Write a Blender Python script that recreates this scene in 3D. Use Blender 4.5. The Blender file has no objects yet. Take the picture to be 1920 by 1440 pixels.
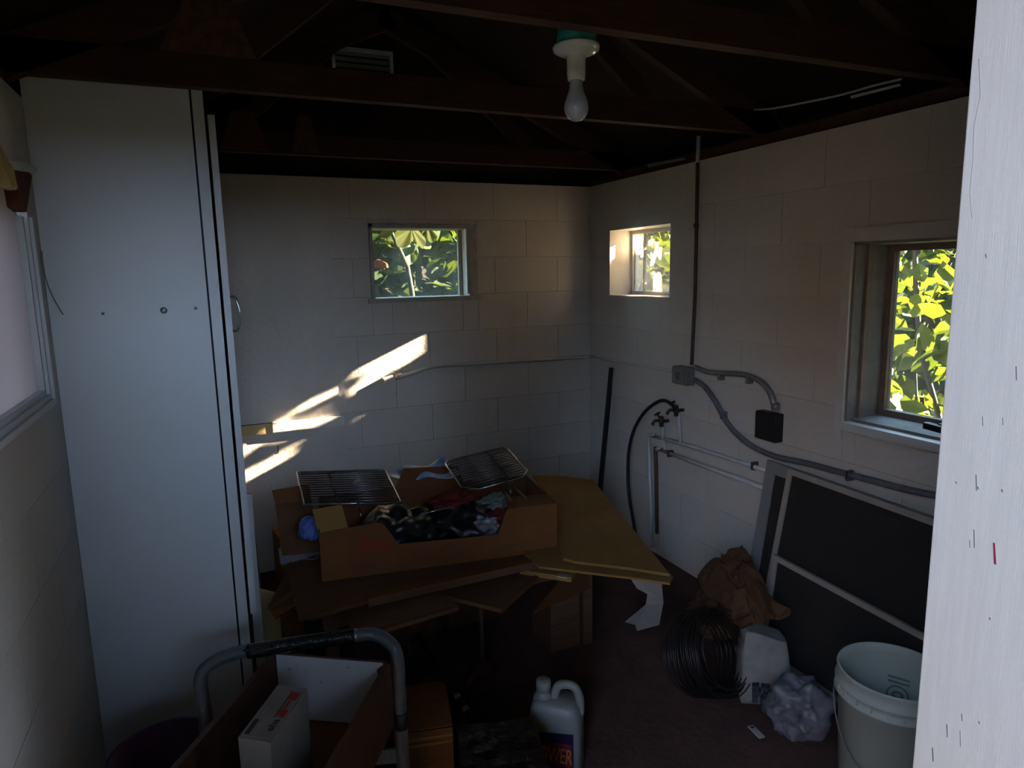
import bpy, bmesh, math, random
import numpy as np
from mathutils import Vector, Matrix, noise, Euler

# ------------------------------------------------------------------ camera, sky, sun, exposure
SC = bpy.context.scene
COL = SC.collection
CAM_Z = 1.55
FPX = 1280.0
YAW, PITCH, ROLL = math.radians(23.65), math.radians(9.26), math.radians(-1.13)
_fw = Vector((math.sin(YAW)*math.cos(PITCH), math.cos(YAW)*math.cos(PITCH), -math.sin(PITCH)))
_r = Vector((math.cos(YAW), -math.sin(YAW), 0)); _u = _r.cross(_fw)
_r2 = _r*math.cos(ROLL) + _u*math.sin(ROLL); _u2 = _u*math.cos(ROLL) - _r*math.sin(ROLL)
cam_d = bpy.data.cameras.new('camera'); cam = bpy.data.objects.new('camera', cam_d); COL.objects.link(cam)
cam_d.sensor_width = 36.0; cam_d.lens = FPX/1920*36.0; cam_d.clip_start = 0.02
m = Matrix((_r2, _u2, -_fw)).transposed().to_4x4(); m.translation = (0, 0, CAM_Z)
cam.matrix_world = m
SC.camera = cam

world = bpy.data.worlds.new('sky'); SC.world = world; world.use_nodes = True
wn = world.node_tree.nodes; wl = world.node_tree.links
wn.clear()
w_out = wn.new('ShaderNodeOutputWorld'); w_bg = wn.new('ShaderNodeBackground')
w_geo = wn.new('ShaderNodeNewGeometry'); w_sep = wn.new('ShaderNodeSeparateXYZ'); w_ramp = wn.new('ShaderNodeValToRGB')
wl.new(w_geo.outputs['Incoming'], w_sep.inputs[0])
w_neg = wn.new('ShaderNodeMath'); w_neg.operation = 'MULTIPLY'; w_neg.inputs[1].default_value = -1
wl.new(w_sep.outputs['Z'], w_neg.inputs[0]); wl.new(w_neg.outputs[0], w_ramp.inputs[0])
w_ramp.color_ramp.elements[0].color = (0.52, 0.72, 1.0, 1); w_ramp.color_ramp.elements[0].position = 0.0
w_ramp.color_ramp.elements[1].color = (0.34, 0.56, 1.0, 1); w_ramp.color_ramp.elements[1].position = 0.9
wl.new(w_ramp.outputs[0], w_bg.inputs[0]); w_bg.inputs[1].default_value = 21.0
wl.new(w_bg.outputs[0], w_out.inputs[0])

SUN_DIR = Vector((-1.0, 0.205, -0.435)).normalized()      # travel direction of sunlight
sun_d = bpy.data.lights.new('sun', 'SUN'); sun_d.energy = 310.0; sun_d.angle = math.radians(0.6); sun_d.color = (1.0, 0.90, 0.74)
sun = bpy.data.objects.new('sun', sun_d); COL.objects.link(sun)
sun.rotation_euler = SUN_DIR.to_track_quat('-Z', 'Y').to_euler(); sun.location = (8, -1, 6)

SC.view_settings.view_transform = 'Standard'; SC.view_settings.look = 'None'
SC.view_settings.gamma = 1.0; SC.view_settings.exposure = 0.0; SC.view_settings.use_curve_mapping = False

random.seed(7)
RNG = np.random.default_rng(11)

# ------------------------------------------------------------------ pixel helpers (1920x1440 frame) -> points on real planes
def ray(px, py): return _r2*((px-960)/FPX) + _u2*(-(py-720)/FPX) + _fw
def onx(px, py, X): d = ray(px, py); return Vector((0, 0, CAM_Z)) + d*(X/d.x)
def ony(px, py, Y): d = ray(px, py); return Vector((0, 0, CAM_Z)) + d*(Y/d.y)
def onz(px, py, Z): d = ray(px, py); return Vector((0, 0, CAM_Z)) + d*((Z-CAM_Z)/d.z)

# ------------------------------------------------------------------ materials
def mat(name, col, rough=0.7, var=0.25, scale=6.0, bump=0.0, bscale=40.0, metal=0.0, col2=None, stretch=None, spec=0.3):
    m = bpy.data.materials.new(name); m.use_nodes = True
    nt = m.node_tree; n = nt.nodes; l = nt.links
    b = n['Principled BSDF']
    b.inputs['Roughness'].default_value = rough; b.inputs['Metallic'].default_value = metal
    b.inputs['Specular IOR Level'].default_value = spec
    tc = n.new('ShaderNodeTexCoord'); mp = n.new('ShaderNodeMapping')
    if stretch: mp.inputs['Scale'].default_value = stretch
    l.new(tc.outputs['Object'], mp.inputs[0])
    nz = n.new('ShaderNodeTexNoise'); nz.inputs['Scale'].default_value = scale; nz.inputs['Detail'].default_value = 6; nz.inputs['Roughness'].default_value = 0.6
    l.new(mp.outputs[0], nz.inputs['Vector'])
    rp = n.new('ShaderNodeValToRGB'); rp.color_ramp.elements[0].position = 0.32; rp.color_ramp.elements[1].position = 0.68
    c2 = col2 if col2 else tuple(c*(1-var) for c in col)
    rp.color_ramp.elements[0].color = (*c2, 1); rp.color_ramp.elements[1].color = (*col, 1)
    l.new(nz.outputs['Fac'], rp.inputs[0]); l.new(rp.outputs[0], b.inputs['Base Color'])
    if bump:
        n2 = n.new('ShaderNodeTexNoise'); n2.inputs['Scale'].default_value = bscale; n2.inputs['Detail'].default_value = 4
        l.new(mp.outputs[0], n2.inputs['Vector'])
        bp = n.new('ShaderNodeBump'); bp.inputs['Strength'].default_value = bump; bp.inputs['Distance'].default_value = 0.01
        l.new(n2.outputs['Fac'], bp.inputs['Height']); l.new(bp.outputs[0], b.inputs['Normal'])
    return m

def glass_mat(name, tint, dust, dust_col, scale=5.0, lo=0.4, hi=0.7):
    """dirty window glass: clear where clean, a dusty film that scatters light where not"""
    m = bpy.data.materials.new(name); m.use_nodes = True
    nt = m.node_tree; n = nt.nodes; l = nt.links; n.clear()
    out = n.new('ShaderNodeOutputMaterial')
    tr = n.new('ShaderNodeBsdfTransparent'); tr.inputs[0].default_value = (*tint, 1)
    gl = n.new('ShaderNodeBsdfGlossy'); gl.inputs['Roughness'].default_value = 0.05
    mx = n.new('ShaderNodeMixShader'); mx.inputs[0].default_value = 0.05
    l.new(tr.outputs[0], mx.inputs[1]); l.new(gl.outputs[0], mx.inputs[2])
    tl = n.new('ShaderNodeBsdfTranslucent'); tl.inputs[0].default_value = (*dust_col, 1)
    df = n.new('ShaderNodeBsdfDiffuse'); df.inputs[0].default_value = (*dust_col, 1)
    md = n.new('ShaderNodeMixShader'); md.inputs[0].default_value = 0.2
    l.new(tl.outputs[0], md.inputs[1]); l.new(df.outputs[0], md.inputs[2])
    tc = n.new('ShaderNodeTexCoord'); nz = n.new('ShaderNodeTexNoise'); nz.inputs['Scale'].default_value = scale; nz.inputs['Detail'].default_value = 8
    l.new(tc.outputs['Object'], nz.inputs['Vector'])
    mr = n.new('ShaderNodeMapRange'); mr.inputs['From Min'].default_value = lo; mr.inputs['From Max'].default_value = hi
    mr.inputs['To Min'].default_value = dust*0.35; mr.inputs['To Max'].default_value = dust
    l.new(nz.outputs['Fac'], mr.inputs[0])
    mf = n.new('ShaderNodeMixShader'); l.new(mr.outputs[0], mf.inputs[0]); l.new(mx.outputs[0], mf.inputs[1]); l.new(md.outputs[0], mf.inputs[2])
    l.new(mf.outputs[0], out.inputs[0])
    return m

def leaf_mat(name, col, col2, trans=0.5):
    m = bpy.data.materials.new(name); m.use_nodes = True
    nt = m.node_tree; n = nt.nodes; l = nt.links; n.clear()
    out = n.new('ShaderNodeOutputMaterial')
    geo = n.new('ShaderNodeNewGeometry')
    tc = n.new('ShaderNodeTexCoord'); nz = n.new('ShaderNodeTexNoise'); nz.inputs['Scale'].default_value = 3.0
    l.new(geo.outputs['Position'], nz.inputs['Vector'])
    rp = n.new('ShaderNodeValToRGB'); rp.color_ramp.elements[0].position = 0.35; rp.color_ramp.elements[1].position = 0.65
    rp.color_ramp.elements[0].color = (*col, 1); rp.color_ramp.elements[1].color = (*col2, 1)
    l.new(nz.outputs['Fac'], rp.inputs[0])
    pb = n.new('ShaderNodeBsdfPrincipled'); pb.inputs['Roughness'].default_value = 0.6; pb.inputs['Specular IOR Level'].default_value = 0.15
    l.new(rp.outputs[0], pb.inputs['Base Color'])
    tl = n.new('ShaderNodeBsdfTranslucent')
    hs = n.new('ShaderNodeMixRGB'); hs.blend_type = 'MULTIPLY'; hs.inputs[0].default_value = 1.0; hs.inputs[2].default_value = (1.5, 1.25, 0.35, 1)
    l.new(rp.outputs[0], hs.inputs[1]); l.new(hs.outputs[0], tl.inputs[0])
    mx = n.new('ShaderNodeMixShader'); mx.inputs[0].default_value = trans
    l.new(pb.outputs[0], mx.inputs[1]); l.new(tl.outputs[0], mx.inputs[2]); l.new(mx.outputs[0], out.inputs[0])
    return m

def mesh_screen_mat(name, col, thin=0.25):
    m = bpy.data.materials.new(name); m.use_nodes = True
    nt = m.node_tree; n = nt.nodes; l = nt.links
    b = n['Principled BSDF']; b.inputs['Base Color'].default_value = (*col, 1); b.inputs['Roughness'].default_value = 0.8
    tr = n.new('ShaderNodeBsdfTransparent'); mx = n.new('ShaderNodeMixShader'); mx.inputs[0].default_value = 1-thin
    l.new(tr.outputs[0], mx.inputs[1]); l.new(b.outputs[0], mx.inputs[2]); l.new(mx.outputs[0], n['Material Output'].inputs[0])
    return m

def plastic_film_mat(name, col, thin=0.35, rough=0.25):
    m = bpy.data.materials.new(name); m.use_nodes = True
    nt = m.node_tree; n = nt.nodes; l = nt.links
    b = n['Principled BSDF']; b.inputs['Base Color'].default_value = (*col, 1); b.inputs['Roughness'].default_value = rough
    tr = n.new('ShaderNodeBsdfTransparent'); mx = n.new('ShaderNodeMixShader'); mx.inputs[0].default_value = 1-thin
    l.new(tr.outputs[0], mx.inputs[1]); l.new(b.outputs[0], mx.inputs[2]); l.new(mx.outputs[0], n['Material Output'].inputs[0])
    return m

M = {}
M['paint'] = mat('off white wall paint', (0.52, 0.458, 0.395), 0.6, 0.14, 2.5, 0.28, 45)
M['paint_r'] = mat('cream white wall paint', (0.51, 0.458, 0.405), 0.6, 0.12, 2.0, 0.35, 35)
M['mortar'] = mat('painted mortar', (0.46, 0.43, 0.40), 0.8, 0.2, 8, 0.4, 60)
M['cab'] = mat('white cabinet paint', (0.55, 0.545, 0.54), 0.5, 0.07, 1.2, 0.05, 30)
M['trim'] = mat('white trim paint', (0.56, 0.54, 0.50), 0.5, 0.22, 7, 0.15, 30)
M['winpaint'] = mat('dirty window paint', (0.40, 0.355, 0.30), 0.65, 0.35, 14, 0.2, 40)
M['sashwood'] = mat('weathered brown sash', (0.24, 0.18, 0.145), 0.7, 0.4, 12, 0.2, 40)
M['jamb'] = mat('cream door casing paint', (0.78, 0.69, 0.61), 0.45, 0.08, 9, 0.12, 50, stretch=(14, 14, 0.7))
M['chip'] = mat('chipped paint mark', (0.17, 0.16, 0.16), 0.8)
M['redchip'] = mat('red paint mark', (0.35, 0.03, 0.06), 0.7)
M['floor'] = mat('dirty concrete floor', (0.088, 0.040, 0.031), 0.9, 0.55, 5, 0.5, 30)
M['ground'] = mat('shaded garden soil', (0.12, 0.11, 0.06), 0.95, 0.5, 4)
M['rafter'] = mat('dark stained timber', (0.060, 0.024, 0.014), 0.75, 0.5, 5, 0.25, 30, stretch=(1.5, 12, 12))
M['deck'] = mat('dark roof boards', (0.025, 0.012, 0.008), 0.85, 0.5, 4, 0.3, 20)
M['gusset'] = mat('plywood gusset', (0.11, 0.050, 0.026), 0.8, 0.5, 30, 0.4, 60)
M['ventm'] = mat('grey vent louvre', (0.62, 0.62, 0.62), 0.6, 0.2)
M['porcelain'] = mat('white porcelain', (0.55, 0.54, 0.52), 0.2, 0.05)
M['bulb'] = mat('frosted bulb glass', (0.36, 0.36, 0.40), 0.15, 0.03, spec=0.6)
M['teal'] = mat('teal electrical box', (0.02, 0.22, 0.22), 0.5)
M['steel'] = mat('dull galvanised steel', (0.22, 0.22, 0.22), 0.45, 0.35, 12, 0.1, 60, metal=0.5)
M['cable'] = mat('grey flexible conduit', (0.12, 0.12, 0.13), 0.5, 0.3, 20)
M['pvc'] = mat('painted water pipe', (0.48, 0.47, 0.46), 0.5, 0.2, 9)
M['rust'] = mat('rusty pipe', (0.10, 0.055, 0.04), 0.8, 0.5, 20)
M['brass'] = mat('tarnished brass', (0.07, 0.055, 0.038), 0.45, 0.4, 30, metal=0.7)
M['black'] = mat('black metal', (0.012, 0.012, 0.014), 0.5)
M['rubber'] = mat('black rubber', (0.012, 0.013, 0.02), 0.45)
M['card'] = mat('brown cardboard', (0.16, 0.054, 0.013), 0.85, 0.3, 5, 0.12, 25)
M['card2'] = mat('dull brown cardboard', (0.115, 0.050, 0.022), 0.85, 0.35, 7, 0.12, 25)
M['cardy'] = mat('tan cardboard', (0.24, 0.120, 0.030), 0.85, 0.25, 4, 0.1, 25)
M['kraft'] = mat('crumpled brown paper', (0.075, 0.030, 0.012), 0.85, 0.35, 8, 0.3, 18)
M['woodd'] = mat('dark wood', (0.12, 0.055, 0.03), 0.6, 0.45, 6, 0.15, 40, stretch=(1, 9, 9))
M['drawer'] = mat('stained wood', (0.085, 0.034, 0.018), 0.5, 0.4, 5, 0.1, 40, stretch=(8, 8, 1.5))
M['drawer_floor'] = mat('hardboard', (0.16, 0.060, 0.020), 0.7, 0.2, 9)
M['batten'] = mat('bare yellow timber', (0.50, 0.36, 0.16), 0.7, 0.2, 8, 0.15, 40)
M['white'] = mat('white card', (0.42, 0.40, 0.41), 0.7, 0.1, 9)
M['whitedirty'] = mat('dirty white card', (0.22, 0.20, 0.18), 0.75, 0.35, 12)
M['paper'] = mat('white paper', (0.36, 0.31, 0.28), 0.8, 0.15, 10)
M['chrome'] = mat('blackened steel wire', (0.13, 0.12, 0.125), 0.28, 0.5, 25, metal=0.85)
M['wire'] = mat('dark wire', (0.03, 0.026, 0.026), 0.3, 0.4, 30, metal=0.6)
M['foil'] = mat('bright steel', (0.40, 0.40, 0.43), 0.22, 0.2, 30, metal=0.9)
M['red'] = mat('faded red ink', (0.28, 0.012, 0.012), 0.7, 0.2)
M['fadedred'] = mat('faded red print', (0.15, 0.040, 0.012), 0.8)
M['redcloth'] = mat('dark red cloth', (0.16, 0.012, 0.018), 0.8, 0.4)
M['oxide'] = mat('dark red primer', (0.045, 0.008, 0.008), 0.7)
M['greycloth'] = mat('grey green cloth', (0.20, 0.22, 0.21), 0.8, 0.3)
M['bluebag'] = mat('blue plastic', (0.10, 0.16, 0.45), 0.35, 0.4, 8)
M['lbluebag'] = mat('white and blue plastic', (0.55, 0.62, 0.70), 0.3, 0.5, 14, col2=(0.05, 0.16, 0.40))
M['blackbag'] = mat('black plastic film', (0.008, 0.008, 0.010), 0.35, 0.3, spec=0.6)
M['film'] = plastic_film_mat('clear plastic film', (0.30, 0.28, 0.32), 0.5)
M['bag'] = plastic_film_mat('white plastic bag', (0.13, 0.125, 0.145), 0.2, 0.35)
M['tube'] = mat('grey painted steel tube', (0.085, 0.088, 0.094), 0.4, 0.35, 20, 0.08, 60)
M['tape'] = mat('black grip tape', (0.012, 0.012, 0.013), 0.2, 0.3, 30, 0.5, 60)
M['purple'] = mat('purple plastic', (0.055, 0.012, 0.045), 0.5, 0.3)
M['jug'] = mat('white plastic jug', (0.19, 0.18, 0.165), 0.4, 0.08)
M['lab_dark'] = mat('dark purple label', (0.018, 0.010, 0.035), 0.4)
M['lab_red'] = mat('red label ground', (0.20, 0.02, 0.03), 0.4, 0.5, 30, col2=(0.10, 0.01, 0.05))
M['orange'] = mat('orange print', (0.62, 0.20, 0.03), 0.5)
M['yellow'] = mat('dull yellow sticker', (0.30, 0.20, 0.02), 0.6, 0.3, 40)
M['wrap'] = mat('dark shrink wrap', (0.010, 0.004, 0.004), 0.25, 0.4, 10, 0.25, 30, spec=0.35)
M['bucket'] = mat('white plastic bucket', (0.40, 0.42, 0.36), 0.45, 0.08, 4)
M['ink'] = mat('black ink', (0.025, 0.025, 0.028), 0.7)
M['faint'] = mat('faint grey print', (0.20, 0.21, 0.20), 0.7)
M['purple_ink'] = mat('faded purple ink', (0.28, 0.20, 0.24), 0.7)
M['smudge'] = mat('grey smudge', (0.40, 0.40, 0.41), 0.8)
M['mark'] = mat('wall stain', (0.20, 0.18, 0.16), 0.9)
M['screen'] = mesh_screen_mat('dark insect mesh', (0.017, 0.013, 0.011), 0.15)
M['sframe'] = mat('beige screen frame', (0.32, 0.27, 0.23), 0.6, 0.2)
M['sframeg'] = mat('grey screen frame', (0.20, 0.19, 0.185), 0.55, 0.2)
M['foam'] = mat('yellowed filler foam', (0.50, 0.36, 0.14), 0.9, 0.4, 14, 0.5, 30)
M['brownrot'] = mat('rotten brown wood', (0.12, 0.03, 0.012), 0.9, 0.5, 14, 0.4, 30)
M['glass_back'] = glass_mat('clear dirty glass', (0.9, 0.93, 0.85), 0.10, (0.5, 0.5, 0.42), 4)
M['glass_dust'] = glass_mat('dusty tan glass', (0.86, 0.82, 0.76), 0.42, (0.78, 0.64, 0.48), 4.5, 0.42, 0.62)
M['glass_side'] = glass_mat('thin dirty glass', (0.92, 0.93, 0.88), 0.06, (0.5, 0.48, 0.4), 4)
M['glass_paint'] = glass_mat('milky painted glass', (0.6, 0.58, 0.58), 0.97, (0.32, 0.265, 0.24), 3, 0.1, 0.25)
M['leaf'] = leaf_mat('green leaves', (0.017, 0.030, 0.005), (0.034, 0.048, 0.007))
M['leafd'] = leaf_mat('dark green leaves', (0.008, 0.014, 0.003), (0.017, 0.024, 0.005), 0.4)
M['leafy'] = leaf_mat('yellow green leaves', (0.042, 0.046, 0.001), (0.055, 0.056, 0.0015), 0.85)
M['leafr'] = leaf_mat('dry red brown leaves', (0.10, 0.022, 0.005), (0.08, 0.025, 0.006), 0.5)
M['bark'] = mat('bark', (0.007, 0.0045, 0.003), 0.9, 0.5, 15, 0.4, 30)

# ------------------------------------------------------------------ object helpers
WLOC = {}
def tag(o, label=None, cat=None, group=None, kind=None):
    if label: o['label'] = label
    if cat: o['category'] = cat
    if group: o['group'] = group
    if kind: o['kind'] = kind
    return o
def thing(name, loc, label, cat, group=None):
    o = bpy.data.objects.new(name, None); COL.objects.link(o); o.empty_display_size = 0.05
    o.location = loc; WLOC[o] = Vector(loc)
    return tag(o, label, cat, group)
def obj(name, verts, faces, m, parent=None, smooth=False, label=None):
    """mesh in world coordinates -> object with its origin at the base centre, parented without moving"""
    vs = np.array([tuple(v) for v in verts], float)
    lo, hi = vs.min(0), vs.max(0)
    c = np.array([(lo[0]+hi[0])/2, (lo[1]+hi[1])/2, lo[2]])
    me = bpy.data.meshes.new(name); me.from_pydata((vs-c).tolist(), [], [tuple(f) for f in faces]); me.update()
    me.materials.append(m)
    if smooth: me.polygons.foreach_set('use_smooth', [True]*len(me.polygons))
    o = bpy.data.objects.new(name, me); COL.objects.link(o)
    WLOC[o] = Vector(c)
    if parent is not None: o.parent = parent; o.location = Vector(c) - WLOC[parent]
    else: o.location = c
    if label: o['label'] = label
    return o
def fix_normals(o):
    bm = bmesh.new(); bm.from_mesh(o.data); bmesh.ops.recalc_face_normals(bm, faces=bm.faces); bm.to_mesh(o.data); bm.free(); return o
BF = [(0,3,2,1),(4,5,6,7),(0,1,5,4),(1,2,6,5),(2,3,7,6),(3,0,4,7)]
def boxv(x0, x1, y0, y1, z0, z1): return [(x0,y0,z0),(x1,y0,z0),(x1,y1,z0),(x0,y1,z0),(x0,y0,z1),(x1,y0,z1),(x1,y1,z1),(x0,y1,z1)]
class MB:
    def __init__(s): s.v = []; s.f = []
    def add(s, v, f): k = len(s.v); s.v += [tuple(p) for p in v]; s.f += [tuple(i+k for i in q) for q in f]; return s
    def box(s, *a): return s.add(boxv(*a), BF)
    def obox(s, c, ax, ay, az):   # oriented box: centre and half-axis vectors
        c, ax, ay, az = map(Vector, (c, ax, ay, az))
        return s.add([c+ax*i+ay*j+az*k for k in (-1, 1) for i, j in ((-1,-1),(1,-1),(1,1),(-1,1))], BF)
    def build(s, name, m, parent=None, smooth=False, bevel=0, label=None):
        o = fix_normals(obj(name, s.v, s.f, m, parent, smooth, label))
        if bevel:
            bm = bmesh.new(); bm.from_mesh(o.data)
            bmesh.ops.bevel(bm, geom=bm.edges[:], offset=bevel, segments=2, affect='EDGES', profile=0.5, clamp_overlap=True)
            bm.to_mesh(o.data); bm.free()
        return o
def box(name, a, m, parent=None, bevel=0, label=None): return MB().box(*a).build(name, m, parent, False, bevel, label)
def prism(name, pts, th, m, parent=None, label=None):
    """coplanar polygon (world points) thickened by vector th"""
    th = Vector(th); n = len(pts); pts = [Vector(p) for p in pts]
    v = pts + [p+th for p in pts]
    f = [tuple(range(n)), tuple(range(2*n-1, n-1, -1))] + [(i, (i+1) % n, n+(i+1) % n, n+i) for i in range(n)]
    return fix_normals(obj(name, v, f, m, parent, False, label))
def smooth_path(pts, k=6):
    P = [Vector(p) for p in pts]; out = []
    for i in range(len(P)-1):
        p0 = P[max(i-1, 0)]; p1 = P[i]; p2 = P[i+1]; p3 = P[min(i+2, len(P)-1)]
        for j in range(k):
            t = j/k
            out.append(0.5*((2*p1)+(p2-p0)*t+(2*p0-5*p1+4*p2-p3)*t*t+(3*p1-p0-3*p2+p3)*t**3))
    out.append(P[-1]); return out
def tubem(mb, pts, r, seg=8, cap=True):
    P = [Vector(p) for p in pts]; n = len(P)
    rr = r if isinstance(r, (list, tuple)) else [r]*n
    T = [(P[min(i+1, n-1)]-P[max(i-1, 0)]).normalized() for i in range(n)]
    a = Vector((0, 0, 1)) if abs(T[0].z) < 0.9 else Vector((1, 0, 0))
    N = (a - T[0]*a.dot(T[0])).normalized(); v = []; f = []
    for i in range(n):
        N = (N - T[i]*N.dot(T[i])).normalized(); B = T[i].cross(N)
        for j in range(seg):
            t = 2*math.pi*j/seg; v.append(P[i] + (N*math.cos(t)+B*math.sin(t))*rr[i])
    for i in range(n-1):
        for j in range(seg): f.append((i*seg+j, i*seg+(j+1) % seg, (i+1)*seg+(j+1) % seg, (i+1)*seg+j))
    if cap: f.append(tuple(range(seg-1, -1, -1))); f.append(tuple(range((n-1)*seg, n*seg)))
    return mb.add(v, f)
def tube(name, pts, r, m, parent=None, seg=8, smooth_k=0, label=None):
    if smooth_k:
        if isinstance(r, (list, tuple)): r = list(np.interp(np.arange((len(pts)-1)*smooth_k+1)/smooth_k, range(len(r)), r))
        pts = smooth_path(pts, smooth_k)
    return tubem(MB(), pts, r, seg).build(name, m, parent, True, label=label)
def lathem(mb, prof, c, seg=24, axis=None):
    """profile [(r, h)] turned about an axis through c (default z)"""
    c = Vector(c); A = Vector(axis or (0, 0, 1)).normalized(); X = A.orthogonal().normalized(); Y = A.cross(X); v = []; f = []
    for r, h in prof:
        for j in range(seg):
            t = 2*math.pi*j/seg; v.append(c + A*h + (X*math.cos(t)+Y*math.sin(t))*max(r, 1e-5))
    for i in range(len(prof)-1):
        for j in range(seg): f.append((i*seg+j, i*seg+(j+1) % seg, (i+1)*seg+(j+1) % seg, (i+1)*seg+j))
    return mb.add(v, f)
def lathe(name, prof, c, m, parent=None, seg=24, axis=None, label=None): return lathem(MB(), prof, c, seg, axis).build(name, m, parent, True, label=label)
def blob(name, c, size, m, parent=None, seed=0, amp=0.25, freq=2.5, sub=4, flat=0.0, facet=True, fold=0.0, label=None):
    """crumpled soft body: displaced icosphere, squared off a little at the base"""
    bm = bmesh.new(); bmesh.ops.create_icosphere(bm, subdivisions=sub, radius=1.0)
    off = Vector((seed*3.7, seed*1.3, seed*2.1))
    for v in bm.verts:
        d = v.co.normalized()
        k = 1 + amp*(noise.noise(d*freq+off)*1.2 + 0.6*abs(noise.noise(d*freq*2.3+off)) + fold*abs(noise.noise(d*freq*5+off)))
        p = d*k
        if p.z < -flat: p.z = -flat + (p.z+flat)*0.12
        v.co = Vector((p.x*size[0], p.y*size[1], p.z*size[2]))
    vs = [v.co+Vector(c) for v in bm.verts]; bm.verts.index_update(); fs = [tuple(v.index for v in f.verts) for f in bm.faces]; bm.free()
    return obj(name, vs, fs, m, parent, not facet, label)
def sheet(name, corners, m, parent=None, n=14, amp=0.02, freq=4, seed=0, th=0.003, label=None, outline=None):
    """thin bent sheet between four corners (with real thickness)"""
    a, b, c, d = [Vector(p) for p in corners]; nr = (b-a).cross(d-a).normalized(); v = []; f = []
    for s in (0, 1):
        for i in range(n+1):
            for j in range(n+1):
                u, w = i/n, j/n
                p = (a*(1-u)+b*u)*(1-w) + (d*(1-u)+c*u)*w
                h = noise.noise(p*freq+Vector((seed, seed*2, 0)))*amp
                v.append(p + nr*(h + (th if s else 0)))
    K = (n+1)**2
    for i in range(n):
        for j in range(n):
            q = (i*(n+1)+j, (i+1)*(n+1)+j, (i+1)*(n+1)+j+1, i*(n+1)+j+1)
            f.append(q); f.append(tuple(K+x for x in reversed(q)))
    rim = [i*(n+1) for i in range(n+1)] + [n*(n+1)+j for j in range(1, n+1)] + [i*(n+1)+n for i in range(n-1, -1, -1)] + [j for j in range(n-1, 0, -1)]
    for i in range(len(rim)): p, q = rim[i], rim[(i+1) % len(rim)]; f.append((p, q, K+q, K+p))
    return fix_normals(obj(name, v, f, m, parent, True, label))
def lettering(text, origin, xdir, ydir, height, m, parent, width=None, shear=0.0, name='lettering', depth=0.0006, spacing=1.0, bold=0.0):
    cu = bpy.data.curves.new(name, 'FONT'); cu.body = text; cu.size = 1.0; cu.extrude = 0.0; cu.shear = shear; cu.space_character = spacing; cu.offset = bold
    cu.resolution_u = 3
    t = bpy.data.objects.new('tmp_text', cu); COL.objects.link(t); bpy.context.view_layer.update()
    me = bpy.data.meshes.new_from_object(t.evaluated_get(bpy.context.evaluated_depsgraph_get()))
    V = np.array([v.co[:] for v in me.vertices]); F = [tuple(p.vertices) for p in me.polygons]
    bpy.data.objects.remove(t); bpy.data.curves.remove(cu); bpy.data.meshes.remove(me)
    lo, hi = V.min(0), V.max(0); s = height/(hi[1]-lo[1]); sx = s if not width else width/(hi[0]-lo[0])
    X = Vector(xdir).normalized(); Y = Vector(ydir).normalized(); Z = X.cross(Y); O = Vector(origin)
    vs = [O + X*((v[0]-lo[0])*sx) + Y*((v[1]-lo[1])*s) + Z*depth for v in V]
    return obj(name, vs, F, m, parent)
def place(name, me, mw, parent):
    o = bpy.data.objects.new(name, me); COL.objects.link(o)
    if parent is not None: o.parent = parent; o.matrix_local = Matrix.Translation(-WLOC[parent]) @ mw
    else: o.matrix_world = mw
    WLOC[o] = mw.translation.copy(); return o

# ------------------------------------------------------------------ the shed shell
XL, XR, YF, YB, TOP = -0.425, 2.15, 0.39, 3.68, 2.05      # inner faces (front wall: outer face at YF)
TH = 0.20; TF = 0.14                                       # wall thickness, front wall thickness
JT = 0.10                                                  # joist level above wall
W_BACK = (0.80, 1.41, 1.41, 1.82)                          # x0 x1 z0 z1
W_FAR = (2.88, 3.466, 1.40, 1.786)                         # y0 y1 z0 z1 on the right wall
W_NEAR = (1.02, 1.80, 0.975, 1.635)
W_LEFT = (1.42, 2.23, 1.215, 1.84)
DOOR = (-0.27, 0.82, 0.0, 2.00)

def s_box(name, a, m): return tag(box(name, a, m), kind='structure')
floor = s_box('floor', (XL-TH, XR+TH, YF-0.05, YB+TH, -0.10, 0.0), M['floor'])
ground = s_box('ground', (-16, 18, -14, 20, -0.16, -0.105), M['ground'])

s_box('wall_added_front', (-8, 10, -9.3, -9.0, -0.105, 2.1), M['deck'])  # unseen wall added to hide the low sky opposite the door
s_box('wall_added_left', (-8.3, -8.0, -9.3, 8.0, -0.105, 5.0), M['deck'])  # unseen dark wall added to keep low left sky off the right wall
s_box('wall_added_rear', (-8, 9, 11.2, 11.4, -0.105, 3.4), M['deck'])  # added behind the leaves to hide bright sky at the back window
_bcache = {}
def block_mesh(sx, sz, t, m):
    k = (round(sx, 3), round(sz, 3), m.name)
    if k not in _bcache:
        bm = bmesh.new(); bmesh.ops.create_cube(bm, size=1.0)
        for v in bm.verts: v.co = Vector((v.co.x*sx, v.co.y*t, v.co.z*sz))
        eds = [e for e in bm.edges if all(v.co.y < 0 for v in e.verts)]
        bmesh.ops.bevel(bm, geom=eds, offset=0.0015, segments=1, affect='EDGES')
        me = bpy.data.meshes.new('concrete_block'); bm.to_mesh(me); bm.free(); me.materials.append(m); _bcache[k] = me
    return _bcache[k]
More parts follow.
